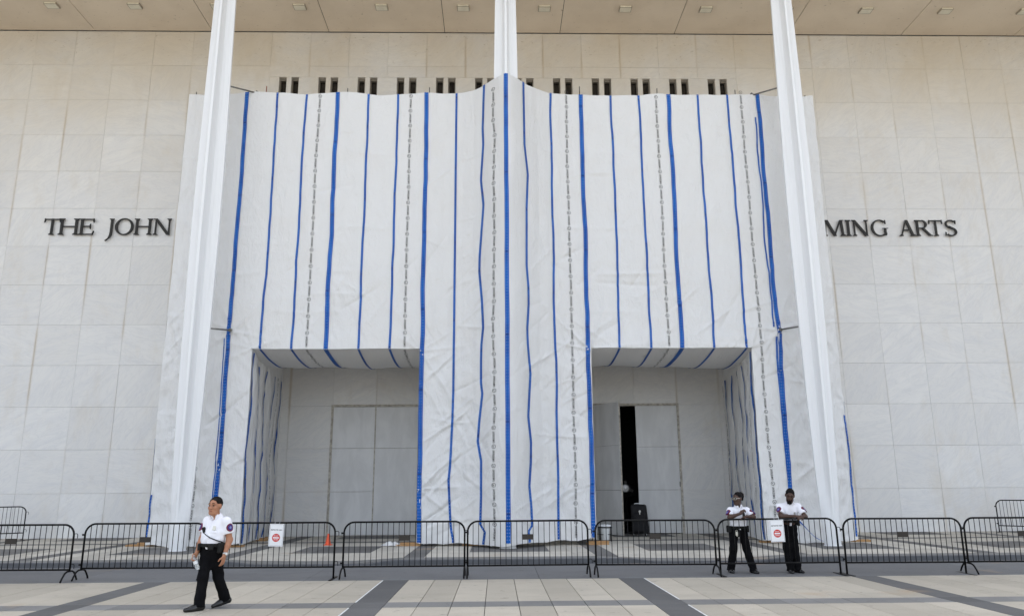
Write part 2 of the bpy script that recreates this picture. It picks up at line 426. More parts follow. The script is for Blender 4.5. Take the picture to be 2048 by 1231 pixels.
# slit windows in pairs, with marble piers between them
WZ0, WZ1 = 16.2, 17.66
edges = []
for k in range(12):
    c = gx(k)+GW/2
    for s in (-1, 1): edges.append((c+s*.24-.145, c+s*.24+.145))
prev = gx(0)
for j, (a, b) in enumerate(edges):
    slab(prev, a, WZ0, WZ1, 'marble_pier', .34); prev = b
    mb = MB().box(a+.02, b-.02, .24, .26, WZ0, WZ1-.04)
    w = bpart(mb, 'window', M['glass'])
    fm = MB()
    fm.box(a+.004, a+.038, .12, .30, WZ0, WZ1-.006); fm.box(b-.038, b-.004, .12, .30, WZ0, WZ1-.006); fm.box(a+.038, b-.038, .12, .30, WZ1-.10, WZ1-.006)
    fm.build('window_frame', M['win_frame'], w)
slab(prev, gx(12), WZ0, WZ1, 'marble_pier', .34)
# structural wall behind the cladding (door opening left free)
DL, DR, DT = (-5.86, -2.77), (3.46, 6.56), 4.64
mb = MB()
mb.box(-60, DR[0], .055, .6, -.2, WZ0); mb.box(DR[1], 60, .055, .6, -.2, WZ0); mb.box(DR[0], DR[1], .055, .6, DT, WZ0)
mb.box(-60, gx(0), .055, .6, WZ0, ZS); mb.box(gx(12), 60, .055, .6, WZ0, ZS); mb.box(gx(0), gx(12), .055, .6, WZ1, ZS); mb.box(gx(0), gx(12), .40, .6, WZ0, WZ1)
bpart(mb, 'wall_core', M['mortar'])
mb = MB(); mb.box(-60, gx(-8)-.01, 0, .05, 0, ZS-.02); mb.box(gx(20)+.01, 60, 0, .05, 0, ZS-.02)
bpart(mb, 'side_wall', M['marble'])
# interior seen through the open door
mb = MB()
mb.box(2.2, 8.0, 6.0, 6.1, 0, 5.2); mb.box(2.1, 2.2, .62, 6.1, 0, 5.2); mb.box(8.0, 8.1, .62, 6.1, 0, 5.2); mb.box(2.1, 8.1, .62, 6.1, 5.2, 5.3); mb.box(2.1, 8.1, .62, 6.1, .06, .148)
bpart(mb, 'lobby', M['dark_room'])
# doors
def leaf(name, x0, x1, z0, z1, parent, seams, loc=(0, 0, 0), rzz=0, th=.06):
    m = MB(); zs = [z0]+seams+[z1]
    for a, b in zip(zs, zs[1:]): m.cbox(x0, x1, 0, th, a+.004, b-.004, .004)
    o = m.build(name, M['door'], parent, loc); o.rotation_euler = (0, 0, rzz); return o
def frame(x0, x1, parent):
    m = MB(); m.box(x0-.05, x0+.03, -.022, .05, .15, DT+.05); m.box(x1-.03, x1+.05, -.022, .05, .15, DT+.05); m.box(x0+.03, x1-.03, -.019, .05, DT-.03, DT+.05)
    return m.build('door', M['door_frame'], parent)
d1 = frame(DL[0], DL[1], building); d1['label'] = 'closed double door left of the centre tarpaulin'
leaf('door_leaf', DL[0]+.031, -4.335, .17, DT-.034, d1, [1.64, 3.14], (0, -.012, 0)); leaf('door_leaf', -4.305, DL[1]-.031, .17, DT-.034, d1, [3.14], (0, -.004, 0))
MB().box(-4.338, -4.302, -.03, .0, .17, DT-.034).build('door_stile', M['door_frame'], d1)
d2 = frame(DR[0], DR[1], building); d2['label'] = 'double door right of the centre tarpaulin with its left leaf open'
r2 = leaf('door_leaf', 5.03, DR[1]-.034, .17, DT-.034, d2, [1.64, 3.14], (0, -.010, 0))
for z in (.55, 1.75): MB().box(6.50, 6.53, -.02, -.001, z, z+.17).build('door_hinge', M['steel'], r2)
o2 = leaf('door_leaf', 0, 1.46, .17, DT-.02, d2, [1.64, 3.14], (DR[0]+.03, -.05, 0), -math.radians(60.5)); o2['label'] = 'door leaf standing open towards the plaza'
MB().box(1.462, 1.474, .005, .055, .17, DT-.02).build('door_edge', M['door_frame'], o2)
# roof and soffit
mb = MB(); mb.box(-60, 60, 19.3-YW, 30, ZS+.05, ZS+1.6)
bpart(mb, 'roof', M['white_paint'])
sx = [-60, -29.9, -25.3, -20.65] + [-16.02+4.657*k for k in range(8)] + [21.25, 25.9, 60]
soffit = bpart(MB().box(-60, 60, 19.3-YW, .05, ZS+.03, ZS+.05), 'soffit', M['joint'])
for a, b in zip(sx, sx[1:]):
    MB().box(a+.012, b-.012, 19.3-YW, -.035, ZS, ZS+.034).build('soffit_panel', M['plaster'], soffit)
for k in range(-1, 13):
    x = -16.80+3.113*k
    lm = MB().box(x-.235, x+.235, 26.20-YW, 26.52-YW, ZS-.07, ZS+.01).build('ceiling_light', M['lamp_frame'], soffit)
    MB().cbox(x-.21, x+.21, 26.19-YW, 26.3-YW, ZS-.062, ZS-.004, .006).build('light_lens', M['lens'], lm)
    MB().box(x-.21, x+.21, 26.23-YW, 26.49-YW, ZS-.078, ZS-.069).build('light_lens', M['lens'], lm)

# ------------------------------------------------------------------ white steel columns
def column(x, y, label):
    t = thing('white_column', label, 'column', (x, y, KZ), 'white columns along the colonnade')
    zs = np.concatenate([[0, .05, .3, .6, .9], np.linspace(1.2, 19.5, 62)])
    Rz = np.interp(zs+.15, [0, .3, 1.06, 2.1, 4, 6, 9, 11, 12.7, 15.4, 16.8, 19.66], [.215, .22, .262, .30, .35, .38, .405, .40, .385, .35, .33, .29])
    q = [(1, 0), (1, .05), (1, .085), (.97, .115), (.80, .15), (.62, .19), (.47, .24), (.37, .30), (.32, .32), (.30, .37), (.24, .47), (.19, .62), (.15, .80), (.115, .97), (.085, 1), (.05, 1)]
    pts = []
    for k in range(4):
        c, s = math.cos(k*math.pi/2), math.sin(k*math.pi/2)
        pts += [(a*c-b*s, a*s+b*c) for a, b in q]
    pts = np.array(pts); th = np.arctan2(pts[:, 1], pts[:, 0]); circ = np.stack([np.cos(th), np.sin(th)], -1)
    v = []; f = []; n = len(pts)
    for i, z in enumerate(zs):
        s = float(sstep(.35, 2.0, z)); ring = (pts*s+circ*(1-s))*Rz[i]
        v += [(a, b, z) for a, b in ring]
        if i:
            for k in range(n): f.append(((i-1)*n+k, (i-1)*n+(k+1) % n, i*n+(k+1) % n, i*n+k))
    me = mesh('shaft', v, f, M['column'], True); link('shaft', me, t)
    try: me.set_sharp_from_angle(angle=math.radians(28))
    except Exception: pass
    MB().lathe([(.232, 0), (.232, .012), (.222, .018)], 32).build('base_collar', M['white_paint'], t)
    return t
column(-8.51, 21.8, 'white fluted steel column in front of the tarpaulin left end')
column(.314, 21.8, 'central white fluted column with the tarpaulin draped over its front')
column(9.14, 21.8, 'white fluted steel column in front of the tarpaulin right end')

# ------------------------------------------------------------------ bronze lettering
def stroke_letters(ch):
    """polygons (x in letter widths of cap height, z 0..1); counter-clockwise"""
    T, t = .135, .062          # thick and thin strokes
    def V(x, z0=0, z1=1, w=T): return [(x, z0), (x+w, z0), (x+w, z1), (x, z1)]
    def Hh(x0, x1, z, w=t): return [(x0, z), (x1, z), (x1, z+w), (x0, z+w)]
    def serif(x, w=T, top=False, e=.085):
        z, d = (1, -1) if top else (0, 1)
        p = [(x-e, z), (x+w+e, z), (x+w+e, z+d*.035), (x+w, z+d*.10), (x, z+d*.10), (x-e, z+d*.035)]
        return p if not top else p[::-1]
    def diag(x0, x1, w, z0=0, z1=1): return [(x0, z0), (x0+w, z0), (x1+w, z1), (x1, z1)]
    def bow(cx, cz, rx, rz, wx, wz, a0, a1, n=28):
        wx, wz = wx*.88, wz*.85
        out = []; A = [math.radians(a0+(a1-a0)*i/n) for i in range(n+1)]
        for p, q in zip(A, A[1:]):
            out.append([(cx+(rx-wx)*math.cos(p), cz+(rz-wz)*math.sin(p)), (cx+rx*math.cos(p), cz+rz*math.sin(p)), (cx+rx*math.cos(q), cz+rz*math.sin(q)), (cx+(rx-wx)*math.cos(q), cz+(rz-wz)*math.sin(q))])
        return out
    if ch == 'T': return .95, [V(.40), serif(.40), Hh(.03, .92, .925), [(.0, .76), (.05, .76), (.10, .93), (.06, 1.02), (.02, 1.0)], [(.85, .93), (.90, .76), (.95, .76), (.93, 1.0), (.89, 1.02)]]
    if ch == 'H': return 1.10, [V(.10), V(.845), serif(.10), serif(.845), serif(.10, top=True), serif(.845, top=True), Hh(.25, .85, .48)]
    if ch == 'E': return .88, [V(.12), serif(.12), serif(.12, top=True), Hh(.2, .80, 0), Hh(.2, .80, .925), Hh(.2, .66, .49), [(.76, .925), (.80, .76), (.85, .76), (.84, 1), (.78, 1)], [(.76, 0), (.82, 0), (.88, .24), (.82, .24), (.77, .075)], [(.60, .49), (.64, .36), (.68, .36), (.68, .68), (.64, .68), (.60, .565)]]
    if ch == 'J':
        p = [[(.26, .2), (.41, .2), (.41, 1), (.26, 1)], serif(.26, top=True), [(.24, -.02), (.395, .0), (.41, .2), (.26, .2)], [(.16, -.22), (.30, -.18), (.395, 0), (.24, -.02)], [(-.02, -.36), (.04, -.40), (.30, -.18), (.16, -.22)]]
        return .52, p
    if ch == 'O': return 1.06, bow(.53, .5, .53, .525, .17, .085, 0, 360, 40)
    if ch == 'N': return 1.10, [V(.13, w=.085), diag(.80, .06, .20), V(.88, w=.085), serif(.13, .085), serif(.88, .085, True), [(.02, .955), (.26, .955), (.26, 1.0), (.02, 1.0)]]
    if ch == 'M': return 1.30, [diag(.10, .16, .085), diag(.60, .16, .17), diag(.60, .98, .09), diag(1.06, 1.00, T), serif(.10, .085), serif(1.06), [(1.0, .965), (1.22, .965), (1.22, 1), (1.0, 1)], [(.05, .965), (.30, .965), (.30, 1), (.05, 1)]]
    if ch == 'I': return .40, [V(.12), serif(.12), serif(.12, top=True)]
    if ch == 'G': return 1.06, bow(.53, .5, .53, .525, .17, .085, 48, 318, 34) + [[(.82, .93), (.88, .76), (.93, .76), (.91, 1.0), (.87, 1.0)], V(.80, .04, .50), [(.70, .465), (1.05, .465), (1.05, .50), (.70, .50)], [(.80, .02), (.955, .10), (.955, .2), (.80, .2)]]
    if ch == 'A': return 1.05, [diag(.10, .44, .08), diag(.78, .42, .17), serif(.09, .08), serif(.78, .17), Hh(.25, .78, .33, .07)]
    if ch == 'R': return 1.05, [V(.12), serif(.12), serif(.12, top=True), Hh(.2, .48, .925), Hh(.2, .48, .46)] + bow(.46, .73, .29, .27, .15, .075, -90, 90, 16) + [[(.40, .49), (.80, .02), (.98, 0), (1.05, .0), (1.05, .035), (.93, .08), (.57, .50)]]
    if ch == 'S': return .80, bow(.40, .76, .33, .26, .13, .085, 35, 250, 20) + bow(.40, .25, .36, .27, .15, .09, -145, 65, 20) + [[(.20, .60), (.28, .50), (.66, .36), (.70, .42), (.55, .52), (.30, .64)], [(.62, .97), (.68, .76), (.73, .76), (.73, .98)], [(.04, .02), (.09, .02), (.12, .22), (.06, .26)]]
def lettering(label, items):
    t = thing('wall_lettering', label, 'sign', (0, YW, 0))
    for ch, x0, x1, z in items:
        w, polys = stroke_letters(ch); h = .635; s = (x1-x0)/w
        m = MB()
        for j, p in enumerate(polys):
            m.prism([(x0+a*s, z+b*h) for a, b in p], -.100-.0012*(j % 7), -.06)
        for zz in (.2, .8): m.box(x0+w*s*.45, x0+w*s*.45+.012, -.06, .002, z+zz*h, z+zz*h+.012) if ch in 'TJI' else None
        m.build('letter', M['bronze'], t)
lettering('dark bronze serif letters THE JOHN on the marble left of the tarpaulin',
          [('T', -16.96, -16.34, 11.065), ('H', -16.42, -15.62, 11.065), ('E', -15.68, -15.07, 11.065), ('J', -14.64, -14.33, 11.065), ('O', -14.31, -13.62, 11.065), ('H', -13.61, -12.90, 11.065), ('N', -12.91, -12.18, 11.065)])
lettering('dark bronze serif letters MING ARTS on the marble right of the tarpaulin',
          [('M', 12.50, 13.40, 11.03), ('I', 13.37, 13.65, 11.03), ('N', 13.63, 14.32, 11.03), ('G', 14.38, 15.05, 11.03), ('A', 15.46, 16.10, 11.03), ('R', 16.06, 16.76, 11.03), ('T', 16.63, 17.17, 11.03), ('S', 17.22, 17.73, 11.03)])

# ------------------------------------------------------------------ the white tarpaulin wrap
YF = 22.8; Q = YF/23.3
def qz(z): return 1.7+(z-1.7)*Q
XL0, XR0, XL1, XR1 = -8.05*Q, 8.72*Q, -10.22*Q, 10.72*Q        # front corners and wing ends
OL, OR_, OZ = (-7.36*Q, -2.30*Q), (2.90*Q, 7.82*Q), qz(5.87)         # the two openings
CX = .314
WIDE = [-8.12*Q, -5.18*Q, -2.25*Q, CX, 2.81*Q, 5.70*Q, 8.69*Q]
NARROW0 = [-7.14, -6.20, -4.17, -3.21, -1.29, -.45, .965, 1.80, 3.79, 4.74, 6.69, 7.69]
NARROW = [x*Q for x in NARROW0]
PRINT = [x*Q for x in (-8.84, -5.76, -2.79, -.06, 2.32, 5.29, 8.13)]
SEAMS = np.array(WIDE+NARROW)
ANCH = [(-2.28, 1.7, .05, 1.3, 7, .3), (-7.95, 6.4, .05, .9, 6, 1.), (8.68, 6.4, .05, .9, 6, 2.), (-7.36, 5.87, .045, .8, 5, .5), (7.82, 5.87, .05, 1.0, 5, .2),
        (-2.30, 5.8, .05, 1.1, 6, .9), (2.9, 5.8, .055, 1.2, 6, 2.2), (.314, 1.0, .05, 1.2, 6, .4), (2.85, 11.6, .03, .6, 5, .1), (-7.4, 2.6, .04, .7, 5, 1.4), (8.0, 1.2, .04, .8, 6, .8),
        (-5.0, 7.6, .03, .8, 5, 1.), (-.45, 8.0, .03, .9, 5, 2.), (9.6, 4.8, .05, .9, 6, .4), (-1.2, 3.6, .035, .9, 6, 2.6), (1.9, 3.2, .03, .9, 6, .7)]
ANCH = [(a[0]*Q if abs(a[0]) > .4 else a[0], qz(a[1]))+a[2:] for a in ANCH]
def bump(x):
    d = np.abs(np.asarray(x, float)-CX)
    return np.interp(d, [0, .06, .25, .43, .55, .72, 1.0, 1.35, 1.7, 2.1], [1.46, 1.44, 1.27, 1.07, .88, .64, .36, .14, .04, 0])
_cr = np.random.RandomState(12); CREASE = []
for ax, az, A, R, n, ph in ANCH:
    for j in range(n+1):
        a = ph+2*math.pi*j/(n+1)+_cr.uniform(-.35, .35); L = R*_cr.uniform(.9, 2.3)
        CREASE.append((ax, az, math.cos(a), math.sin(a), L, _cr.uniform(.6, 1.0)*A*1.5, _cr.uniform(.03, .055), 1))
for j in range(210):
    cx_ = _cr.uniform(-10.2, 10.7); cz_ = _cr.uniform(.3, 14.2) if _cr.rand() < .45 else _cr.uniform(.3, 7)
    if _cr.rand() < .45: cx_ = _cr.uniform(-2.3, 2.9); cz_ = _cr.uniform(.4, 9)
    a = math.radians(_cr.normal(40, 14) if _cr.rand() < .75 else _cr.normal(125, 16)); amp = _cr.uniform(.014, .040)*(1.35 if cz_ < 7 else 1.0)*_cr.choice([-1, 1])
    CREASE.append((cx_, cz_, math.cos(a), math.sin(a), _cr.uniform(.5, 2.1), amp, _cr.uniform(.018, .042), 0))
for q in ((2.85, 8.05, 1, .02, 2.7, .045, .05), (2.9, 7.8, 1, -.05, 2.2, -.04, .05), (2.85, 11.35, 1, .03, .9, .03, .04), (-1.2, 11.7, 1, .08, .8, .03, .035), (-1.2, 9.75, 1, .04, .8, .03, .035), (-7.1, 11.6, 1, .0, 1.9, .012, .03),
          (-4.95, 8.0, .5, -.86, 1.3, .04, .05), (-4.95, 8.0, .86, -.5, 1.6, .03, .05), (-4.95, 8.0, .15, -.99, 1.2, .03, .05), (4.0, 7.2, .9, .43, 1.8, .025, .05), (-3.9, 6.5, .6, .8, 1.2, .025, .04), (6.2, 9.2, .5, .86, 1.4, .02, .05)):
    CREASE.append(q+(0,))
def creases(x, z):
    d = np.zeros_like(x); sh_ = x.shape; xf = x.ravel(); zf = z.ravel(); o = d.ravel()
    for ax, az, c, s_, L, A, w, ray in CREASE:
        m = np.nonzero((xf > min(ax, ax+c*L)-.3) & (xf < max(ax, ax+c*L)+.3) & (zf > min(az, az+s_*L)-.3) & (zf < max(az, az+s_*L)+.3))[0]
        if not len(m): continue
        rx, rz_ = xf[m]-ax, zf[m]-az; t = (rx*c+rz_*s_)/L; p = np.abs(rz_*c-rx*s_)
        ww = w*(.45+1.6*np.clip(t, 0, 1)) if ray else w
        tap = np.where(ray, np.clip(1-t, 0, 1)*sstep(-.05, .08, t), np.clip(1-np.abs(2*t-1)**3, 0, 1)*((t > 0) & (t < 1)))
        o[m] += A*np.exp(-p/ww)*tap
    return o.reshape(sh_)
def disp(x, z):
    x = np.asarray(x, float); z = np.asarray(z, float)
    low = 1-sstep(3.5, 8.5, z); wing = np.maximum(sstep(7.9, 8.6, -x), sstep(8.6, 9.2, x)); cen = np.exp(-((x-CX)/1.6)**2)
    c = .55+.75*low+.7*wing+.35*cen
    wx = x+.25*pn(x*.7, z*.7, 5)
    d = .055*pn(x*.45, z*.28, 1) + .026*pn(wx*1.5, z*.42, 2)*c
    u1, v1 = wx+.75*z, z-.75*wx; u2, v2 = wx-.9*z, z+.9*wx
    d += .016*c*ridge(pn(u1*.9, v1*.30, 3))*sstep(-.2, .5, pn(x*.5, z*.5, 8)) + .016*c*ridge(pn(u2*.9, v2*.28, 4))*sstep(-.2, .5, pn(x*.5, z*.5, 9))
    d += .013*c*ridge(pn(wx*2.6, z*1.7, 6)) + .006*c*pn(x*6, z*4, 7)
    d += .022*wing*ridge(pn(wx*3.5, z*.7, 11))
    for zc in (12.0, 9.55, 8.15, 6.9, 3.9, 2.4):
        zz = z-zc-.10*pn(x*.8, x*0+zc, 12)
        d += .016*np.exp(-(zz/.07)**2)*sstep(-.1, .4, pn(x*.45, x*0+zc*3, 13))
    dx = np.min(np.abs(x[..., None]-SEAMS), -1)
    d -= .028*np.exp(-(dx/.10)**2)*(1-.6*wing)
    return d+creases(x, z)
def front_y(x, z):
    x = np.asarray(x, float); z = np.asarray(z, float)
    base = YF+np.clip(XL0-x, 0, 9)*.235+np.clip(x-XR0, 0, 9)*.235
    b = bump(x); lo = 1
    tuck = (1-sstep(.25, 1.1, z))*.0
    pl = 1-.75*sstep(.9, 1.4, b)              # pulled tight over the column
    return base-b*lo*(1+.05*pn(x*2, z*.45, 21))-disp(x, z)*pl-tuck
def top_z(x):
    x = np.asarray(x, float)
    t = 14.09-.07*bump(x)+np.clip(XL0-x, 0, 9)*.09+np.clip(x-XR0, 0, 9)*.10
    ph = (x+2.3)/2.6
    return t+.05*np.abs(np.cos(ph*np.pi))**3+.045*pn(x*1.3, x*0+.5, 31)-.03
def hem_z(x):
    x = np.asarray(x, float)
    return np.where((x < XL0-.01) | (x > XR0+.01), .175, .235)+.045*pn(x*1.7, x*0+2.5, 33)+.05*pn(x*.6, x*0+7.5, 34)+.012*ridge(pn(x*9, x*0, 35))+.10*sstep(2.0, 2.8, x)*(1-sstep(2.85, 2.95, x))

wrap = thing('tarpaulin_wrap', 'huge white tarpaulin with blue tape stripes wrapped around the entrance scaffold', 'tarpaulin', (0, YF, 0))
WY = YF
def wpart(name, v, f, mat, **k):
    v = np.array(v, float); v[:, 1] -= WY
    return link(name, mesh(name, v, f, mat, **k), wrap)
def grid_faces(n, m):
    i = np.arange(n-1)[:, None]*m+np.arange(m-1)[None]; i = i.ravel()
    return np.stack([i, i+m, i+m+1, i+1], -1)
def sheet_front(name, x0, x1, zlo, zhi, step=.045):
    n = int((x1-x0)/step)+2; xs = np.linspace(x0, x1, n); m = int((zhi(xs).max()-zlo(xs).min())/step)+2
    t = np.linspace(0, 1, m); X = np.repeat(xs[:, None], m, 1); Z = zlo(xs)[:, None]*(1-t)+zhi(xs)[:, None]*t
    Y = front_y(X, Z)
    return wpart(name, np.stack([X, Y, Z], -1).reshape(-1, 3), grid_faces(n, m), M['tarp'], smooth=True)
oz = lambda x: np.full_like(np.asarray(x, float), OZ)
sheet_front('front_sheet', XL1, XL0, hem_z, top_z); sheet_front('front_sheet', XL0, OL[1], oz, top_z); sheet_front('leg_sheet', XL0, OL[0], hem_z, oz)
sheet_front('front_sheet', OL[1], OR_[0], hem_z, top_z, .035); sheet_front('front_sheet', OR_[0], XR0, oz, top_z); sheet_front('leg_sheet', OR_[1], XR0, hem_z, oz)
sheet_front('front_sheet', XR0, XR1, hem_z, top_z)
# surfaces other than the front, as functions (a, b, offset) -> xyz
def S_front(x, z, off): return np.stack([x, front_y(x, z)-off, z], -1)
def ret_surf(xf, xb, side, seed):
    def S(s, z, off):
        s = np.asarray(s, float); z = np.asarray(z, float)
        yy = s*5.2
        w = .09*pn(yy*.6, z*.3, seed)+.05*pn(yy*1.4, z*.45, seed+1)+.03*ridge(pn(yy*1.3+z*.5, z*.5, seed+2))+.014*ridge(pn(yy*2.6, z*1.3, seed+3))+.008*pn(yy*5, z*4, seed+4)
        e = np.clip(np.minimum(s/.06, (1-s)/.06), 0, 1)
        f0 = front_y(np.full_like(s, xf), z)
        return np.stack([xf+(xb-xf)*s+side*(w*e+off), f0*(1-s)+28.06*s, z], -1)
    return S
def can_surf(seed):
    def S(x, t, off):
        x = np.asarray(x, float); t = np.asarray(t, float)
        f0 = front_y(x, np.full_like(x, OZ))
        z = OZ-(.30+.10*pn(x*.5, x*0, seed))*np.sin(np.pi*np.clip(t*.92, 0, 1))+.95*t**3+.02*pn(x*1.5, t*4, seed+1)*np.clip(t*8, 0, 1)-off
        return np.stack([x, f0*(1-t)+27.98*t, z], -1)
    return S
def surf_part(name, S, a0, a1, b0, b1, n, m, mat):
    A = np.repeat(np.linspace(a0, a1, n)[:, None], m, 1); B = np.repeat(np.linspace(b0, b1, m)[None], n, 0)
    return wpart(name, S(A, B, 0).reshape(-1, 3), grid_faces(n, m), mat, smooth=True)
retL, retR = ret_surf(OL[0], -7.72, 1, 41), ret_surf(OR_[1], 8.28, -1, 51)
surf_part('return_sheet', retL, 0, 1, .22, 6.3, 130, 150, M['tarp']); surf_part('return_sheet', retR, 0, 1, .22, 6.3, 130, 150, M['tarp'])
surf_part('return_sheet', ret_surf(OL[1], -2.2, -1, 61), 0, 1, .25, 6.3, 50, 70, M['tarp']); surf_part('return_sheet', ret_surf(OR_[0], 2.8, 1, 71), 0, 1, .30, 6.3, 50, 70, M['tarp'])
surf_part('side_sheet', ret_surf(XL1, XL1, -1, 81), 0, 1, .18, 14.2, 50, 120, M['tarp']); surf_part('side_sheet', ret_surf(XR1, XR1, 1, 91), 0, 1, .18, 14.2, 50, 120, M['tarp'])
canL, canR = can_surf(3), can_surf(6)
surf_part('canopy_sheet', canL, OL[0]-.1, OL[1]+.02, 0, 1, 90, 60, M['tarp']); surf_part('canopy_sheet', canR, OR_[0]-.02, OR_[1]+.1, 0, 1, 90, 60, M['tarp'])
# roof sheet over the scaffold
A, B = np.meshgrid(np.linspace(XL1, XR1, 120), np.linspace(0, 1, 14), indexing='ij')
Tz = top_z(A[:, :1]); y0 = front_y(A[:, :1], Tz)
wpart('roof_sheet', np.stack([A, y0*(1-B)+28.0*B, Tz-.03*np.sin(B*3)-.25*np.sqrt(B)], -1).reshape(-1, 3), grid_faces(120, 14), M['tarp'], smooth=True)

def tape(S, path, b0, b1, w, bscale=1.0, step=.035, off=.013, ascale=1.0, name='blue_tape', label=None):
    n = max(3, int((b1-b0)*bscale/step)); b = np.linspace(b0, b1, n); a = path(b)
    k = np.array([-.5, 0, .5]); A = a[:, None]+k[None]*w*ascale; Bm = np.repeat(b[:, None], 3, 1)
    P = S(A, Bm, off); uv = np.stack([(k[None]+.5)*w+0*Bm, Bm*bscale], -1)
    o = wpart(name, P.reshape(-1, 3), grid_faces(n, 3), M['tape'], smooth=True, uv=uv.reshape(-1, 2))
    return o
def wob(x0, amp, seed, f=.45, lean=0):
    return lambda z: x0+lean*(z-8)+amp*pn(np.asarray(z)*f, np.asarray(z)*0, seed)+amp*.35*pn(np.asarray(z)*1.6, np.asarray(z)*0, seed+1)
KNOT0 = {-.45: [(0.24, -0.36), (0.55, -0.32), (0.74, -0.45), (1.49, -0.43), (2.48, -0.43), (3.03, -0.53), (3.58, -0.49), (4.38, -0.4), (4.71, -0.44), (5.38, -0.44), (5.82, -0.43), (6.33, -0.38), (7.17, -0.42), (8.07, -0.5), (8.6, -0.49), (9.86, -0.4), (10.19, -0.38), (11.02, -0.46), (12.18, -0.39), (12.69, -0.41), (14.14, -0.37)],
        .965: [(0.34, 0.92), (0.56, 0.89), (0.71, 1.0), (1.22, 0.98), (1.78, 0.93), (2.43, 0.98), (2.98, 0.99), (3.72, 0.92), (4.95, 1.0), (5.82, 0.93), (6.28, 0.92), (7.01, 0.97), (7.54, 0.97), (8.22, 0.92), (10.03, 0.94), (11.14, 0.99), (12.06, 0.89), (14.11, 0.88)],
        -1.29: [(0.29, -1.23), (0.63, -1.3), (1.04, -1.33), (1.95, -1.38), (2.47, -1.34), (3.69, -1.29), (4.47, -1.27), (5.8, -1.27), (14.4, -1.27)]}
KNOT = {k*Q: [(1.7+(a-1.7)*.987, b*.987) for a, b in v] for k, v in KNOT0.items()}
def knots(k): return lambda z: np.interp(z, [a for a, b in k], [b for a, b in k])
def in_open(x): return OL[0]+.05 < x < OL[1]-.1 or OR_[0]+.05 < x < OR_[1]-.05
W1, W2 = .128, .066
for j, x in enumerate(WIDE+NARROW):
    w = W1 if j < len(WIDE) else W2
    amp = .012 if x == CX else .034
    pth = knots(KNOT[x]) if x in KNOT else wob(x, amp, 100+j)
    z0 = OZ if in_open(x) else float(hem_z(x))+.02
    if x == CX: z0 = .30
    if j == 2: z0 = .25
    z1 = float(top_z(x))+.005
    tape(S_front, pth, z0, z1, w, name='blue_tape')
    if in_open(x):
        xe = float(pth(OZ)); SC_ = canL if x < 0 else canR
        tape(SC_, lambda t, xe=xe: xe+0*t, 0, .8, w, 5.2)
# doubled tape beside the right corner and torn strip beside the left corner
tape(S_front, wob(8.56*Q, .05, 140), 6.4, 13.3, .05); tape(S_front, wob(8.60*Q, .04, 141), .5, 6.1, .06); tape(S_front, wob(-8.235*Q, .02, 142), .6, 6.1, .03)
# tapes on the wing ends and on the return sheets
for S, offs, sd in ((retL, (.03, .22, .42, .63, .86), 150), (retR, (.02, .24, .45, .66, .88), 170)):
    for j, s in enumerate(offs):
        w = (.14, .10, .10, .09, .14)[j]
        tape(S, wob(s, .035, sd+j, .55), .26, 5.68-.25*(j > 0), w, off=.03, ascale=1/5.2)
SL, SR = ret_surf(XL1, XL1, -1, 81), ret_surf(XR1, XR1, 1, 91)
tape(SL, wob(.012, .008, 190), .3, 3.2, .09, ascale=1/5.2); tape(SR, wob(.012, .008, 191), .3, 4.2, .10, ascale=1/5.2)
tape(S_front, wob(10.69*Q, .03, 192, .8), .3, 3.8, .05); tape(S_front, wob(-10.19*Q, .02, 193, .8), .3, 1.6, .05)

# printed lettering on the tarpaulin
def text_arrays(s, size=1.0, res=1, bold=0.0):
    cu = bpy.data.curves.new('txt', 'FONT'); cu.body = s; cu.size = size; cu.resolution_u = res; cu.fill_mode = 'FRONT'; cu.offset = bold
    ob = bpy.data.objects.new('txt', cu); COL.objects.link(ob)
    dg = bpy.context.evaluated_depsgraph_get(); me = bpy.data.meshes.new_from_object(ob.evaluated_get(dg))
    v = np.array([p.co[:2] for p in me.vertices]); f = [tuple(p.vertices) for p in me.polygons]
    bpy.data.objects.remove(ob); bpy.data.curves.remove(cu); bpy.data.meshes.remove(me)
    v[:, 0] -= (v[:, 0].min()+v[:, 0].max())/2; v[:, 1] -= (v[:, 1].min()+v[:, 1].max())/2
    return v, f
tv, tf = text_arrays('FLAME RETARDANT', bold=.016)
tv[:, 0] *= .315/np.ptp(tv[:, 0]); tv[:, 1] *= .061/np.ptp(tv[:, 1])
rn = 18; ang = np.arange(rn)*2*np.pi/rn
rv = np.concatenate([np.stack([.056*np.cos(ang), .056*np.sin(ang)], -1), np.stack([.045*np.cos(ang), .045*np.sin(ang)], -1)])
rf = [(k, (k+1) % rn, rn+(k+1) % rn, rn+k) for k in range(rn)]
uv_ = np.concatenate([tv, rv+np.array([.258, 0]), np.array([[.235, .0], [.25, -.012], [.285, .025], [.275, .03]])])
uf = tf+[tuple(i+len(tv) for i in q) for q in rf]+[tuple(i+len(tv)+2*rn for i in (0, 1, 2, 3))]
def print_strip(S, path, b0, b1, bscale=1.0, ascale=1.0, off=.013, pitch=.515):
    V = []; F = []; b = b0*bscale+.22; n = 0
    while b < b1*bscale-.18:
        along = b+uv_[:, 0]; across = -uv_[:, 1]
        P = S(path(along/bscale)+across*ascale, along/bscale, off)
        V.append(P); F += [tuple(i+n for i in q) for q in uf]; n += len(uv_); b += pitch
    if not V: return
    wpart('printed_lettering', np.concatenate(V), F, M['print'])
for j, x in enumerate(PRINT):
    z0 = OZ if in_open(x) else .3
    pth = wob(x, .05 if abs(x) < .2 else .02, 200+j)
    print_strip(S_front, pth, z0, float(top_z(x)))
    if in_open(x): print_strip(canL if x < 0 else canR, lambda t, x=x: x+0*t, 0, .75, 5.2)
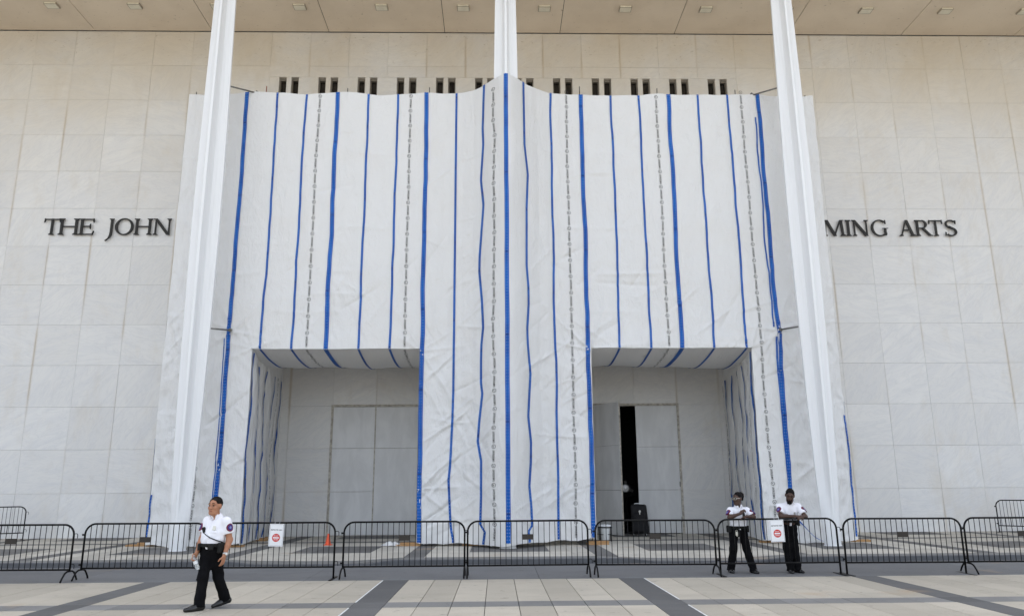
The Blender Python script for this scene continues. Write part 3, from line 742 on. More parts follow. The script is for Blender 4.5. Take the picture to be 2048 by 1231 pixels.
print_strip(retL, wob(.75, .03, 220, .5), .3, 5.5, 1, 1/5.2, .03); print_strip(retR, wob(.12, .03, 221, .5), .3, 5.5, 1, 1/5.2, .03); print_strip(retR, wob(.95, .02, 222, .5), .3, 5.5, 1, 1/5.2, .03)

# ------------------------------------------------------------------ scaffold behind the tarpaulin
scaf = thing('scaffold', 'grey steel scaffold pipes showing above and beside the white tarpaulin', 'scaffold', (0, YF+.4, KZ))
def spipe(a, b, r=.024, name='pole', m='steel'):
    o = MB().tube([(p[0], p[1]-YF-.4, p[2]-KZ) for p in (a, b)], r, 8).build(name, M[m], scaf, smooth=True); return o
for x in (-9.85, -7.42, -4.8, -2.15, 2.74, 5.28, 7.85, 10.33):
    y = YF+.22+max(0, XL0-x, x-XR0)*.235
    spipe((x, y, .22 if not (-7.2 < x < -2.3 or 2.9 < x < 7.6) else 6.3), (x, y, 14.44+.05*math.sin(x*3)), .022 if abs(x) > 10 else .016, 'pole', 'rust' if x == -7.42 else 'steel')
    if abs(x) > 9: spipe((x, 27.7, .16), (x, 27.7, 14.0), .022)
for z in (6.3, 10.0, 13.75):
    spipe((-9.8, YF+.5, z), (10.3, YF+.5, z), .022, 'ledger')
spipe((-7.63, 22.86, 14.11), (-8.75, 21.9, 13.98), .026, 'tie_tube'); spipe((8.30, 22.86, 14.10), (9.22, 21.9, 13.98), .026, 'tie_tube')
spipe((-7.85, 22.70, 6.33), (-8.75, 21.85, 6.26), .024, 'tie_tube'); spipe((8.53, 22.70, 6.31), (9.2, 21.9, 6.3), .024, 'tie_tube')
for p in ((-7.65, 22.83, 14.13), (8.32, 22.83, 14.12), (-7.87, 22.68, 6.33), (8.55, 22.68, 6.31)):
    MB().box(-.045, .045, -.045, .045, -.045, .045, Euler((.4, .5, .3)).to_matrix(), (p[0], p[1]-YF-.4, p[2]-KZ)).build('coupler', M['steel'], scaf)

# ------------------------------------------------------------------ timber packing boards, cone, cooler, suitcase, fan
def board(x, y, L, W, H, rzz, label, z=KZ, grp='timber boards under the scaffold feet'):
    o = MB().cbox(-L/2, L/2, -W/2, W/2, 0, H, .006, '+z').build('timber_board', M['wood'], None, (x, y, z+.002)); o.rotation_euler = (0, 0, rzz)
    return tag(o, label, 'board', grp)
board(-10.35, 23.75, .75, .26, .05, .12, 'wooden board at the foot of the tarpaulin left end, behind the barricades')
board(-10.22, 23.75, .38, .2, .05, -.1, 'short wooden block on top of the board at the tarpaulin left end', KZ+.052)
board(10.45, 23.35, .80, .28, .06, -.25, 'wooden board sticking out under the tarpaulin right end')
board(-2.50, 23.0, .70, .26, .045, .03, 'lower wooden board under the left corner of the centre tarpaulin'); board(-2.42, 23.0, .60, .18, .045, -.02, 'upper wooden board under the left corner of the centre tarpaulin', KZ+.047)
board(2.88, 22.95, .62, .26, .045, .02, 'lower wooden board under the right corner of the centre tarpaulin'); board(2.90, 22.97, .60, .2, .05, .01, 'upper wooden board under the right corner of the centre tarpaulin', KZ+.047)
board(-7.6, 23.1, .85, .28, .05, .05, 'wooden board under the left leg of the tarpaulin beside the walking guard'); board(-7.45, 26.2, .30, 1.2, .07, .05, 'wooden board deep inside the left entrance along the tarpaulin')
board(8.0, 23.2, .75, .3, .05, -.05, 'wooden board under the right leg of the tarpaulin behind the leaning guards'); board(-.5, 22.9, .9, .2, .06, 0, 'wooden board in shadow behind the central column base')
def crumpled(x, y, label):
    n = 26; a, b = np.meshgrid(np.linspace(-.3, .3, n), np.linspace(-.16, .16, n), indexing='ij')
    e = np.clip(1-(a/.31)**2-(b/.17)**2, 0, 1)
    z = .012+e*(.07+.09*np.abs(pn(a*9, b*9, 61)))+.012*np.abs(pn(a*25, b*25, 62))
    o = link('tarpaulin_scrap', mesh('tarpaulin_scrap', np.stack([a+.03*pn(b*12, a*5, 63), b, z], -1).reshape(-1, 3), grid_faces(n, n), M['tarp'], True), None, (x, y, KZ))
    return tag(o, label, 'scrap')
crumpled(-2.95, 23.0, 'crumpled scrap of white tarpaulin lying left of the centre tarpaulin')
def torn_tape():
    pts = np.linspace(0, 1, 14); v = []
    for t in pts:
        c = np.array([8.60+.62*t, 22.75-.5*t, .62*(1-t)**1.5+.17+.02*math.sin(t*9)])
        v += [c+np.array([.0, .05, .05*(1-t)]), c-np.array([.0, .05, .05*(1-t)])]
    o = link('loose_tape', mesh('loose_tape', v, [(2*i, 2*i+2, 2*i+3, 2*i+1) for i in range(13)], M['tape'], True, uv=[(k % 2*.1, k//2*.08) for k in range(28)]))
    return tag(o, 'loose end of blue tape trailing on the pavement by the right column', 'tape')
torn_tape()
cone = thing('traffic_cone', 'small plain orange traffic cone behind the barricades left of centre', 'cone', (-4.89, 23.6, KZ))
MB().cbox(-.115, .115, -.115, .115, 0, .022, .008, '+z').build('base', M['orange'], cone)
MB().lathe([(.085, .02), (.08, .03), (.028, .30), (.024, .315), (.015, .318)], 20).build('body', M['orange'], cone, smooth=True)
ck = thing('white_bucket_table', 'white lidded bucket in a black folding stand beside the open door', 'bucket', (3.29, 24.35, KZ))
MB().lathe([(.12, .04), (.13, .05), (.15, .36), (.155, .37)], 20).build('bucket', M['wplastic'], ck, smooth=True)
MB().lathe([(.16, .42), (.185, .425), (.188, .45), (.17, .475), (.10, .49), (.03, .492)], 24).build('lid', M['wplastic'], ck, smooth=True)
fr = MB().tube([(-.19, -.1, .41), (.19, -.1, .41)], .016).tube([(-.19, .12, .41), (.19, .12, .41)], .016).tube([(-.19, -.1, .41), (-.19, .12, .41)], .016).tube([(.19, -.1, .41), (.19, .12, .41)], .016)
fr.build('stand_top', M['black'], ck)
for sx_ in (-1, 1):
    for sy in (-.1, .12): MB().tube([(sx_*.18, sy, .40), (sx_*.165, sy*1.1, .0)], .012).build('stand_leg', M['black'], ck)
MB().tube([(-.175, -.115, .2), (.175, -.115, .2)], .009).build('stand_rail', M['black'], ck)
def rbox(w, d, h, r, n=4):
    """rounded box, base at z=0"""
    m = MB(); prof = []
    def outline(inset):
        p = []
        for cx_, cy_, a0 in ((w/2, d/2, 0), (-w/2, d/2, 90), (-w/2, -d/2, 180), (w/2, -d/2, 270)):
            for k in range(n+1):
                a = math.radians(a0+90*k/n); p.append((math.copysign(abs(cx_)-r, cx_)+(r-inset)*math.cos(a), math.copysign(abs(cy_)-r, cy_)+(r-inset)*math.sin(a)))
        return p
    lv = [(r*(1-math.sin(math.radians(90*k/n))), r*(1-math.cos(math.radians(90*k/n)))) for k in range(n+1)]
    L = [(i, z) for i, z in [(r*(1-math.sin(math.radians(a))), r*(1-math.cos(math.radians(a)))) for a in np.linspace(0, 90, n+1)]]
    L = L+[(i, h-z) for i, z in reversed(L)]
    q = len(outline(0)); v = []; f = []
    for j, (ins, z) in enumerate(L):
        v += [(a, b, z) for a, b in outline(min(ins, r*.999))]
        if j:
            for k in range(q): f.append(((j-1)*q+k, (j-1)*q+(k+1) % q, j*q+(k+1) % q, j*q+k))
    f += [tuple(reversed(range(q))), tuple(range((len(L)-1)*q, len(L)*q))]
    return m.add(v, f)
sc = thing('wheeled_suitcase', 'large black soft suitcase on wheels standing before the dark doorway', 'suitcase', (4.80, 26.85, KZ), None, -.35)
body = rbox(.52, .36, .94, .07); body.v = [(x*(1.06-.10*z/.94)+.05*(z/.94)*-1+.03, y, z+.08) for x, y, z in body.v]
body.build('body', M['case'], sc, smooth=True)
pk = rbox(.40, .10, .60, .04); pk.v = [(x*(1.03-.06*z)+.0, y-.19, z+.14) for x, y, z in pk.v]; pk.build('front_pocket', M['case'], sc, smooth=True)
for x in (-.20, .22):
    w = MB().lathe([(.05, -.02), (.058, -.012), (.058, .012), (.05, .02)], 14, (x, -.17, .058), Euler((0, math.pi/2, 0)).to_matrix()).build('wheel', M['black'], sc)
    MB().lathe([(.026, -.023), (.026, .023)], 10, (x, -.17, .058), Euler((0, math.pi/2, 0)).to_matrix()).build('hub', M['wplastic'], w)
MB().tube([(-.14, -.02, 1.0), (-.14, -.02, 1.05), (.12, -.02, 1.05), (.12, -.02, 1.0)], .016).build('handle', M['wplastic'], sc)
bd = MB().lathe([(.035, -.006), (.04, 0), (.03, .008)], 14, (.06, -.235, .80), Euler((math.pi/2, 0, 0)).to_matrix()); bd.box(.045, .075, -.245, -.232, .70, .78).build('emblem_tag', M['silver'], sc)
fan = thing('drum_fan', 'round black drum fan with silver hub inside the dark doorway', 'fan', (4.74, 28.95, KZ))
RX = Euler((math.pi/2, 0, 0)).to_matrix()
for r in (.13, .19, .25, .31):
    MB().tube([(r*math.cos(a), -.16, 1.55+r*math.sin(a)) for a in np.linspace(0, 2*math.pi, 29)], .006 if r < .3 else .016, 6, False).build('cage_ring', M['steel'] if r < .15 else M['black'], fan)
hub = MB().lathe([(.145, .0), (.145, .03), (.10, .05), (.09, .045), (.06, .06), (.03, .062)], 24, (-.06, -.15, 1.55), RX).build('hub', M['hubgrey'], fan, smooth=True)
MB().tube([(.0+.31*math.cos(a), .1, 1.55+.31*math.sin(a)) for a in np.linspace(0, 2*math.pi, 29)], .02, 6, False).build('drum', M['black'], fan)
for k in range(3):
    a = k*2*math.pi/3+.4; MB().box(.03, .27, -.006, .006, -.05, .05, Matrix.Rotation(a, 3, 'Y') @ Matrix.Rotation(.5, 3, 'X'), (0, -.04, 1.55)).build('blade', M['steel'], fan)
MB().tube([(0, .02, 0), (0, .02, 1.25)], .025).build('post', M['black'], fan); MB().lathe([(.24, 0), (.24, .03), (.05, .05)], 20).build('foot', M['black'], fan)

# ------------------------------------------------------------------ barricades
BH = 1.09; BR = .019
def barricade_parts(W, feet):
    """list of (name, mesh) in local coordinates, x from 0 to W"""
    P = []; r = .20
    path = [(0, 0, .05)]+[(0, 0, BH-r-.019)]+[(r-r*math.cos(a), 0, BH-.019-r+r*math.sin(a)) for a in np.linspace(.15, math.pi/2, 8)]
    path += [(W-q[0], 0, q[2]) for q in reversed(path)]
    zl = [.19 if k == 'arch' else .012 for k in feet]
    path[0] = (0, 0, zl[0]); path[-1] = (W, 0, zl[1])
    P.append(('frame', MB().tube(path, BR, 10).me('frame', M['black'], True)))
    P.append(('bottom_rail', MB().tube([(0, 0, .225), (W, 0, .225)], .017, 8).me('bottom_rail', M['black'], True)))
    n = 21
    for k in range(n):
        x = W*(k+1)/(n+1); top = BH-.019
        for xe in (x, W-x):
            if xe < r: top = min(top, BH-.019-r+math.sqrt(max(0, r*r-(r-xe)**2)))
        P.append(('bar', MB().tube([(x, 0, .225), (x, 0, top)], .0072, 6).me('bar', M['black'], True)))
    for x, k in ((0, feet[0]), (W, feet[1])):
        if k == 'arch':
            a = [(x, -.30, .018), (x, -.25, .09), (x, -.17, .17), (x, -.09, .198), (x, .09, .198), (x, .17, .17), (x, .25, .09), (x, .30, .018)]
            P.append(('foot', MB().tube(a, .017, 8).me('foot', M['black'], True)))
        else: P.append(('foot', MB().box(x-.03, x+.03, -.32, .32, .002, .012).me('foot', M['black'])))
    for z in (.33, .90):
        P.append(('hook', MB().tube([(W+.015, 0, z), (W+.06, 0, z+.0), (W+.075, 0, z-.02), (W+.075, 0, z-.085)], .007, 6).me('hook', M['black'], True)))
        P.append(('eye', MB().box(-.055, -.012, -.012, .012, z-.055, z-.02).me('eye', M['black'])))
    P.append(('name_plate', MB().box(W/2-.112, W/2+.112, -.012, -.007, .71, .815).me('name_plate', M['plate'])))
    return P
_bp = {}
def barricade(x0, x1, y, z, label, feet, rz_=0, tilt=0, grp='black crowd barricades in a row'):
    key = (round(x1-x0, 1), feet)
    if key not in _bp: _bp[key] = barricade_parts(x1-x0, feet)
    t = thing('crowd_barricade', label, 'barricade', (x0, y, z), grp, rz_)
    t.rotation_euler = (random.uniform(-.012, .012), random.uniform(-.004, .004), rz_)
    for nm, me in _bp[key]: link(nm, me, t)
    return t
FB = [(-10.71, 'leftmost black crowd barricade, cut by the left edge of the picture', ('arch', 'arch'), 16.02), (-8.20, 'black crowd barricade just left of the walking guard', ('arch', 'arch'), 16.25),
      (-5.61, 'black crowd barricade right of the walking guard, with the paper notice', ('arch', 'flat'), 16.15), (-3.03, 'black crowd barricade between the orange cone and the centre', ('arch', 'arch'), 16.12),
      (-.57, 'black crowd barricade in front of the central column', ('arch', 'arch'), 16.12), (1.98, 'black crowd barricade in front of the open door and suitcase', ('arch', 'arch'), 16.12),
      (4.46, 'black crowd barricade that the two guards lean on', ('flat', 'flat'), 16.12), (6.99, 'black crowd barricade just right of the two leaning guards', ('flat', 'flat'), 16.12), (9.46, 'rightmost black crowd barricade, cut by the right edge of the picture', ('arch', 'arch'), 16.12)]
for x, lab, feet, y in FB:
    barricade(x, x+2.40, y, .004, lab, feet, random.uniform(-.008, .008))
bl = barricade(-17.64, -15.24, 25.7, KZ+.002, 'black crowd barricade standing back against the marble wall at far left', ('flat', 'flat'), math.radians(38), grp='black crowd barricades near the wall')
br = barricade(17.25, 19.65, 27.3, KZ+.002, 'black crowd barricade standing back against the marble wall at far right', ('flat', 'flat'), -math.radians(48), grp='black crowd barricades near the wall')

# paper notices on the barricades
def notice(x, y, z1, label, tilt):
    t = thing('paper_notice', label, 'notice', (x, y, z1), 'restricted area notices', 0); t.rotation_euler = (.02, tilt, 0)
    w, h = .285, .43; MB().box(-w/2, w/2, -.004, 0, -h, 0).build('sheet', M['paper'], t)
    e = MB()
    for a, b, c, d in ((-w/2+.012, w/2-.012, -.016, -.013), (-w/2+.012, w/2-.012, -h+.012, -h+.015), (-w/2+.012, -w/2+.015, -h+.012, -.013), (w/2-.015, w/2-.012, -h+.012, -.013)): e.box(a, b, -.0052, -.004, c, d)
    e.build('border', M['print'], t)
    def txt(s, width, height, zc, mat, yy):
        v, f = text_arrays(s, 1, 2, .02); v[:, 0] *= width/np.ptp(v[:, 0]); v[:, 1] *= height/np.ptp(v[:, 1])
        link('lettering', mesh('lettering', [(a, yy, b+zc) for a, b in v], f, mat), t)
    txt('RESTRICTED AREA', .225, .024, -.115, M['print'], -.0055)
    MB().lathe([(.078, 0), (.078, .002)], 36, (0, -.0045, -.265), RX).build('red_disc', M['red'], t)
    MB().box(-.058, .058, -.0078, -.0068, -.277, -.253).build('white_bar', M['paper'], t)
    txt('DO NOT', .085, .020, -.228, M['paper'], -.0078); txt('ENTER', .085, .020, -.302, M['paper'], -.0078)
    for sx_ in (-.04, .05): MB().tube([(sx_, .002, -.02), (sx_, -.012, .01), (sx_, .004, .035)], .003, 5).build('cable_tie', M['wplastic'], t)
notice(-4.36, 16.10, 1.055, 'white restricted area notice with red disc on the barricade right of the walking guard', .03)
notice(5.63, 16.07, 1.065, 'white restricted area notice with red disc on the barricade between the two guards', -.03)

# ------------------------------------------------------------------ people (implicit surfaces meshed by surface nets)
class SDF:
    def __init__(s, lo, hi, res):
        s.lo = np.array(lo, float); s.res = res; s.n = np.ceil((np.array(hi)-s.lo)/res).astype(int)+1
        s.a = np.full(s.n, 1.0, np.float32); s.ax = [s.lo[i]+np.arange(s.n[i])*res for i in range(3)]
    def region(s, lo, hi, fn, op, k):
        i0 = np.clip(np.floor((np.array(lo)-s.lo)/s.res).astype(int), 0, s.n-1); i1 = np.clip(np.ceil((np.array(hi)-s.lo)/s.res).astype(int)+1, 0, s.n)
        if np.any(i1 <= i0): return s
        sl = tuple(slice(a, b) for a, b in zip(i0, i1))
        P = np.stack(np.meshgrid(*[s.ax[i][sl[i]] for i in range(3)], indexing='ij'), -1)
        d = fn(P); A = s.a[sl]
        if op == 'u':
            h = np.clip(k-np.abs(A-d), 0, None)/k if k > 0 else 0*d
            s.a[sl] = np.minimum(A, d)-h*h*k/4
        elif op == 's':
            d = -d; h = np.clip(k-np.abs(A-d), 0, None)/k if k > 0 else 0*d
            s.a[sl] = np.maximum(A, d)+h*h*k/4
        return s
    def cone(s, a, b, ra, rb, k=.03, op='u', cap=None):
        a = np.array(a, float); b = np.array(b, float); ab = b-a; L2 = ab@ab; m = max(ra, rb)+k+2*s.res
        def fn(P):
            t = np.clip(((P-a)@ab)/L2, 0, 1); d = np.linalg.norm(P-a-t[..., None]*ab, axis=-1)-(ra+(rb-ra)*t)
            if cap is not None: d = np.maximum(d, ((P-b)@ab)/math.sqrt(L2)-cap)
            return d
        return s.region(np.minimum(a, b)-m, np.maximum(a, b)+m, fn, op, k)
    def ell(s, c, r, k=.03, R=None, op='u'):
        c = np.array(c, float); r = np.array(r, float); m = (max(r) if R is not None else r)+k+2*s.res
        def fn(P):
            q = P-c
            if R is not None: q = q@R
            k0 = np.linalg.norm(q/r, axis=-1); k1 = np.linalg.norm(q/(r*r), axis=-1)
            return k0*(k0-1)/np.maximum(k1, 1e-6)
        return s.region(c-m, c+m, fn, op, k)
    def plane(s, p, n):           # keep the side the normal points away from
        P = np.stack(np.meshgrid(*s.ax, indexing='ij'), -1); n = np.array(n, float)/np.linalg.norm(n)
        s.a = np.maximum(s.a, ((P-np.array(p))@n).astype(np.float32)); return s
    def wrinkle(s, amp, f, seed=0):
        X, Y, Z = np.meshgrid(*s.ax, indexing='ij'); r = np.random.RandomState(seed)
        w = 0
        for j in range(5):
            d = r.normal(size=3); d[2] *= 1.3; d /= np.linalg.norm(d); w = w+np.sin((X*d[0]+Y*d[1]+Z*d[2])*f*(1+.35*j)+r.uniform(0, 6)+1.5*np.sin(Z*f*.4+j))
        s.a = s.a+(amp*w/3).astype(np.float32); return s
    def mesh(s):
        a = s.a; n = np.array(a.shape); cn = n-1; tot = int(np.prod(cn)); acc = np.zeros((3, tot)); cnt = np.zeros(tot); quads = []
        st = np.array([cn[1]*cn[2], cn[2], 1])
        for ax in range(3):
            sl0 = [slice(None)]*3; sl1 = [slice(None)]*3; sl0[ax] = slice(0, -1); sl1[ax] = slice(1, None)
            A, B = a[tuple(sl0)], a[tuple(sl1)]; I = np.argwhere((A < 0) != (B < 0))
            if not len(I): continue
            va = A[tuple(I.T)].astype(float); vb = B[tuple(I.T)].astype(float); t = va/(va-vb)
            p = I.astype(float); p[:, ax] += t; o1, o2 = [(1, 2), (2, 0), (0, 1)][ax]
            ids = []; ok = np.ones(len(I), bool)
            for d1, d2 in ((-1, -1), (0, -1), (0, 0), (-1, 0)):
                c = I.copy(); c[:, o1] += d1; c[:, o2] += d2
                g = np.all((c >= 0) & (c < cn), 1); ok &= g
                fl = (np.clip(c, 0, cn-1)@st); ids.append(fl)
                for q in range(3): acc[q] += np.bincount(fl[g], p[g, q], tot)
                cnt += np.bincount(fl[g], minlength=tot)
            Q = np.stack(ids, -1); fl_ = va > 0; Q[fl_] = Q[fl_][:, ::-1]; quads.append(Q[ok])
        Q = np.concatenate(quads); used = np.unique(Q); mp = np.zeros(tot, int); mp[used] = np.arange(len(used))
        v = (acc[:, used]/cnt[used]).T*s.res+s.lo
        return v, mp[Q]
    def build(s, name, mat, parent, loc=(0, 0, 0)):
        v, q = s.mesh()
        return link(name, mesh(name, v-np.array(loc), q, mat, True), parent, loc)

def nrm(v): v = np.array(v, float); return v/np.linalg.norm(v)
def hand(S, wrist, d, pn_, side, curl, sc_=1.0):
    """palm + five fingers: d = direction of the fingers, pn_ = palm normal, side = direction towards the thumb"""
    d = nrm(d); pn_ = nrm(np.array(pn_)-np.dot(pn_, d)*d); sd = nrm(np.cross(d, pn_))
    if np.dot(sd, side) < 0: sd = -sd
    w = np.array(wrist, float); R = np.stack([sd, pn_, d], -1)
    S.ell(w+d*.045*sc_, (.041*sc_, .017*sc_, .056*sc_), .02, R)
    for j, (o, L) in enumerate(((.030, .068), (.010, .076), (-.010, .070), (-.028, .055))):
        p = w+d*.085*sc_+sd*o*sc_; c = curl; L *= sc_
        for seg, (fr_, r) in enumerate(((.45, .0095), (.32, .0088), (.23, .008))):
            c2 = c*(seg+.6)*(1+.08*j); dd = nrm(d*math.cos(c2)+pn_*math.sin(c2)); q = p+dd*L*fr_
            S.cone(p, q, r*sc_, r*.92*sc_, .006); p = q
    p = w+d*.025*sc_+sd*.03*sc_; q = p+(d*.6+sd*.55+pn_*.45)*.045*sc_; e = q+nrm(d*.85+sd*.1+pn_*(.3+.4*curl))*.035*sc_
    S.cone(p, q, .0135*sc_, .011*sc_, .012); S.cone(q, e, .0105*sc_, .009*sc_, .006)
def head(S, H, f, u, hs=1.0):
    f = nrm(f); u = nrm(np.array(u)-np.dot(u, f)*f); r = np.cross(f, u); R = np.stack([r, f, u], -1); H = np.array(H, float)
    def at(a, b, c): return H+(r*a+f*b+u*c)*hs
    S.ell(at(0, -.012, .032), np.array((.076, .096, .088))*hs, .02, R)
    S.ell(at(0, .022, -.040), np.array((.060, .070, .078))*hs, .04, R)
    S.cone(at(-.028, .045, -.088), at(.028, .045, -.088), .030*hs, .030*hs, .03); S.ell(at(0, .072, -.094), np.array((.026, .02, .02))*hs, .02, R)
    for s in (-1, 1):
        S.ell(at(s*.040, .058, -.022), np.array((.026, .026, .028))*hs, .02, R)
        S.cone(at(s*.012, .090, .030), at(s*.045, .078, .027), .011*hs, .010*hs, .015)
        S.ell(at(s*.031, .098, .008), np.array((.017, .014, .012))*hs, .012, R, 's')
        S.ell(at(s*.077, -.006, -.002), np.array((.011, .022, .034))*hs, .008, R)
    S.cone(at(0, .090, .022), at(0, .108, -.028), .010*hs, .015*hs, .012); S.ell(at(-.012, .100, -.032), np.array((.011, .012, .010))*hs, .006, R); S.ell(at(.012, .100, -.032), np.array((.011, .012, .010))*hs, .006, R)
    S.cone(at(-.019, .086, -.062), at(.019, .086, -.062), .0085*hs, .0085*hs, .008)
    S.cone(at(-.022, .096, -.0565), at(.022, .096, -.0565), .0035*hs, .0035*hs, .003, 's')
    return at, R
def band(fn_build, lo, hi, res, z0, z1, grow, tilt=(0, 0)):
    """a strap cut out of a slightly grown body shape between two heights"""
    S = SDF(lo, hi, res); fn_build(S); S.a = S.a-grow
    X, Y, Z = np.meshgrid(*S.ax, indexing='ij'); Zt = Z+tilt[0]*X+tilt[1]*Y
    S.a = np.maximum(S.a, np.maximum(Zt-z1, z0-Zt).astype(np.float32)); return S

def person(name, label, loc, J, skin, hair, opt):
    t = thing(name, label, 'person', loc)
    J = {k: np.array(v, float) for k, v in J.items()}
    allp = np.array(list(J.values())); lo = allp.min(0)-.16; hi = allp.max(0)+.16; lo[2] = -.02
    fat = opt.get('fat', 1.0); fwd = nrm(opt['fwd']); rt = np.cross(fwd, (0, 0, 1)); RB = np.stack([rt, fwd, np.array([0, 0, 1.])], -1)
    def yoke(S, g=0, k=.06):
        m = (J['shL']+J['shR'])/2; hipm = (J['hipL']+J['hipR'])/2; up = nrm(m-hipm); r2 = nrm(J['shR']-J['shL']); f2 = nrm(np.cross(up, r2)); R = np.stack([r2, f2, up], -1); L = np.linalg.norm(m-hipm)
        S.cone(J['shL'], J['shR'], .056+g, .056+g, k)
        S.cone(m+up*.005, J['neck'], .085+g, .060+g, k)
        S.ell(m-up*.14+f2*.012, (np.array((.172, .112, .19))*fat+g), k, R)
        S.ell(m-up*(L*.66)+f2*.022*opt.get('belly', 1), (np.array((.162, .112*opt.get('belly', 1), .17))*fat+g), k, R)
        S.ell(hipm+up*.03, (np.array((.160, .112, .12))*fat+g), k, R)
    # skin: one continuous body
    S = SDF(lo, hi, .0065); yoke(S, -.03)
    S.cone(J['neck']-np.array((0, 0, .03)), J['head']-np.array((0, 0, .06)), .056, .052, .03)
    at, RH = head(S, J['head'], opt['look'], opt.get('hup', (0, 0, 1)), opt.get('hs', 1.0))
    for a in 'LR':
        S.cone(J['sh'+a], J['el'+a], .052*fat, .040*fat, .03); S.cone(J['el'+a], J['wr'+a], .041*fat, .027, .03)
        S.cone(J['el'+a], J['el'+a]*.6+J['wr'+a]*.4, .043*fat, .040*fat, .02)
        h = opt['hand'+a]; hand(S, J['wr'+a], h[0], h[1], h[2], h[3], opt.get('handscale', 1.0))
        S.cone(J['hip'+a], J['kn'+a], .07, .045, .04); S.cone(J['kn'+a], J['an'+a], .045, .026, .03); S.cone(J['an'+a]-np.array((0, 0, .01)), J['toe'+a]*.6+J['an'+a]*.4-np.array((0, 0, .02)), .024, .016, .02)
    S.build('body', skin, t)
    # shirt
    zb = opt['belt']
    def shirt(S):
        yoke(S, .008, .045)
        for a in 'LR':
            e = J['sh'+a]+(J['el'+a]-J['sh'+a])*opt.get('sleeve', .66)
            S.cone(J['sh'+a]-np.array((0, 0, .012)), e, .064*fat, .073*fat, .03, cap=0.0)
    lo2 = np.minimum(np.minimum(J['shL'], J['shR']), np.minimum(J['hipL'], J['hipR']))-.27; hi2 = np.maximum(np.maximum(J['shL'], J['shR']), np.maximum(J['hipL'], J['hipR']))+.27; hi2[2] = J['neck'][2]+.06; lo2[2] = zb-.05
    S = SDF(lo2, hi2, .009); shirt(S); S.wrinkle(.0065, 30, 3)
    S.cone(J['neck']+np.array((0, 0, -.03))+fwd*.01, J['head']-np.array((0, 0, .05))+fwd*.05, .060, .075, .01, 's')
    S.cone(J['neck']+fwd*.085-np.array((0, 0, .075)), J['neck']+fwd*.06+np.array((0, 0, .03)), .012, .05, .01, 's')
    S.plane((0, 0, zb), (0, 0, -1)); sh = S.build('shirt', M['shirt'], t)
    # collar
    C = SDF(J['neck']-.15, J['neck']+.15, .006); nk = J['neck']; hd = J['head']; ax_ = nrm(hd-nk+np.array((0, 0, .08)))
    C.cone(nk-ax_*.022, nk+ax_*.040, .085, .068, .01, cap=0.0)
    for s in (-1, 1): C.cone(nk+rt*s*.035+fwd*.062+np.array((0, 0, .02)), nk+rt*s*.062+fwd*.098-np.array((0, 0, .035)), .016, .009, .01)
    C.cone(nk-ax_*.06, nk+ax_*.07, .061, .063, 0, 's'); C.cone(nk+fwd*.075-np.array((0, 0, .06)), nk+fwd*.085+np.array((0, 0, .06)), .012, .03, .006, 's')
    C.build('collar', M['shirt'], sh)
    # buttoned placket, pocket flaps
    # trousers
    def legs(S):
        hipm = (J['hipL']+J['hipR'])/2
        S.ell(hipm+np.array((0, 0, .05)), np.array((.172, .128, .15))*fat, .05, RB)
        for a in 'LR':
            S.cone(J['hip'+a], J['kn'+a], .098*fat, .076, .05); S.cone(J['kn'+a], J['an'+a]-np.array((0, 0, .02)), .076, .072, .04, cap=0.0)
            S.cone(J['kn'+a]*.2+J['an'+a]*.8+fwd*.01, J['an'+a]-np.array((0, 0, .03)), .070, .076, .03, cap=0.0)
    lo3 = np.minimum.reduce([J[k] for k in ('hipL', 'hipR', 'knL', 'knR', 'anL', 'anR')])-.17; hi3 = np.maximum.reduce([J[k] for k in ('hipL', 'hipR', 'knL', 'knR', 'anL', 'anR')])+.2; lo3[2] = .0; hi3[2] = zb+.02
    S = SDF(lo3, hi3, .009); legs(S); S.wrinkle(.006, 22, 5); S.plane((0, 0, zb+.012), (0, 0, 1)); S.build('trousers', M['trouser'], t)
    # belt and pouches
    def tor(S): yoke(S, .012); hipm = (J['hipL']+J['hipR'])/2; S.ell(hipm+np.array((0, 0, .05)), np.array((.172, .128, .15))*fat, .05, RB)
    bl_, bh_ = lo2.copy(), hi2.copy(); bl_[2], bh_[2] = zb-.08, zb+.08
    b = band(tor, bl_, bh_, .007, zb-.026, zb+.026, .008).build('belt', M['leather'], t)
    hipm = (J['hipL']+J['hipR'])/2; hc = np.array((hipm[0], hipm[1], zb))
    for ang, w, h, d in opt['pouch']:
        a = math.radians(ang); dr = fwd*math.cos(a)+rt*math.sin(a); td = np.cross((0, 0, 1), dr)
        rad = 1/math.hypot(math.cos(a)/(.128*fat+.016), math.sin(a)/(.172*fat+.016)); c = hc+dr*(rad+d*.45)
        q = SDF(c-.16, c+.16, .008); R = np.stack([td, dr, np.array([0, 0, 1.])], -1)
        def bx(P, c=c, R=R, w=w, h=h, d=d):
            e = np.abs((P-c+np.array((0, 0, h*.25)))@R)-np.array((w/2, d/2, h/2))+.012
            return np.linalg.norm(np.maximum(e, 0), axis=-1)+np.minimum(e.max(-1), 0)-.012
        q.region(c-.16, c+.16, bx, 'u', 0); q.build('pouch', M['leather'], b)
    bk = hc+fwd*(.128*fat+.03); MB().box(-.03, .03, -.006, .006, -.02, .02, Matrix(np.stack([rt, fwd, (0, 0, 1)], -1).tolist()), tuple(bk)).build('buckle', M['silver'] if opt.get('buckle') else M['leather'], b)
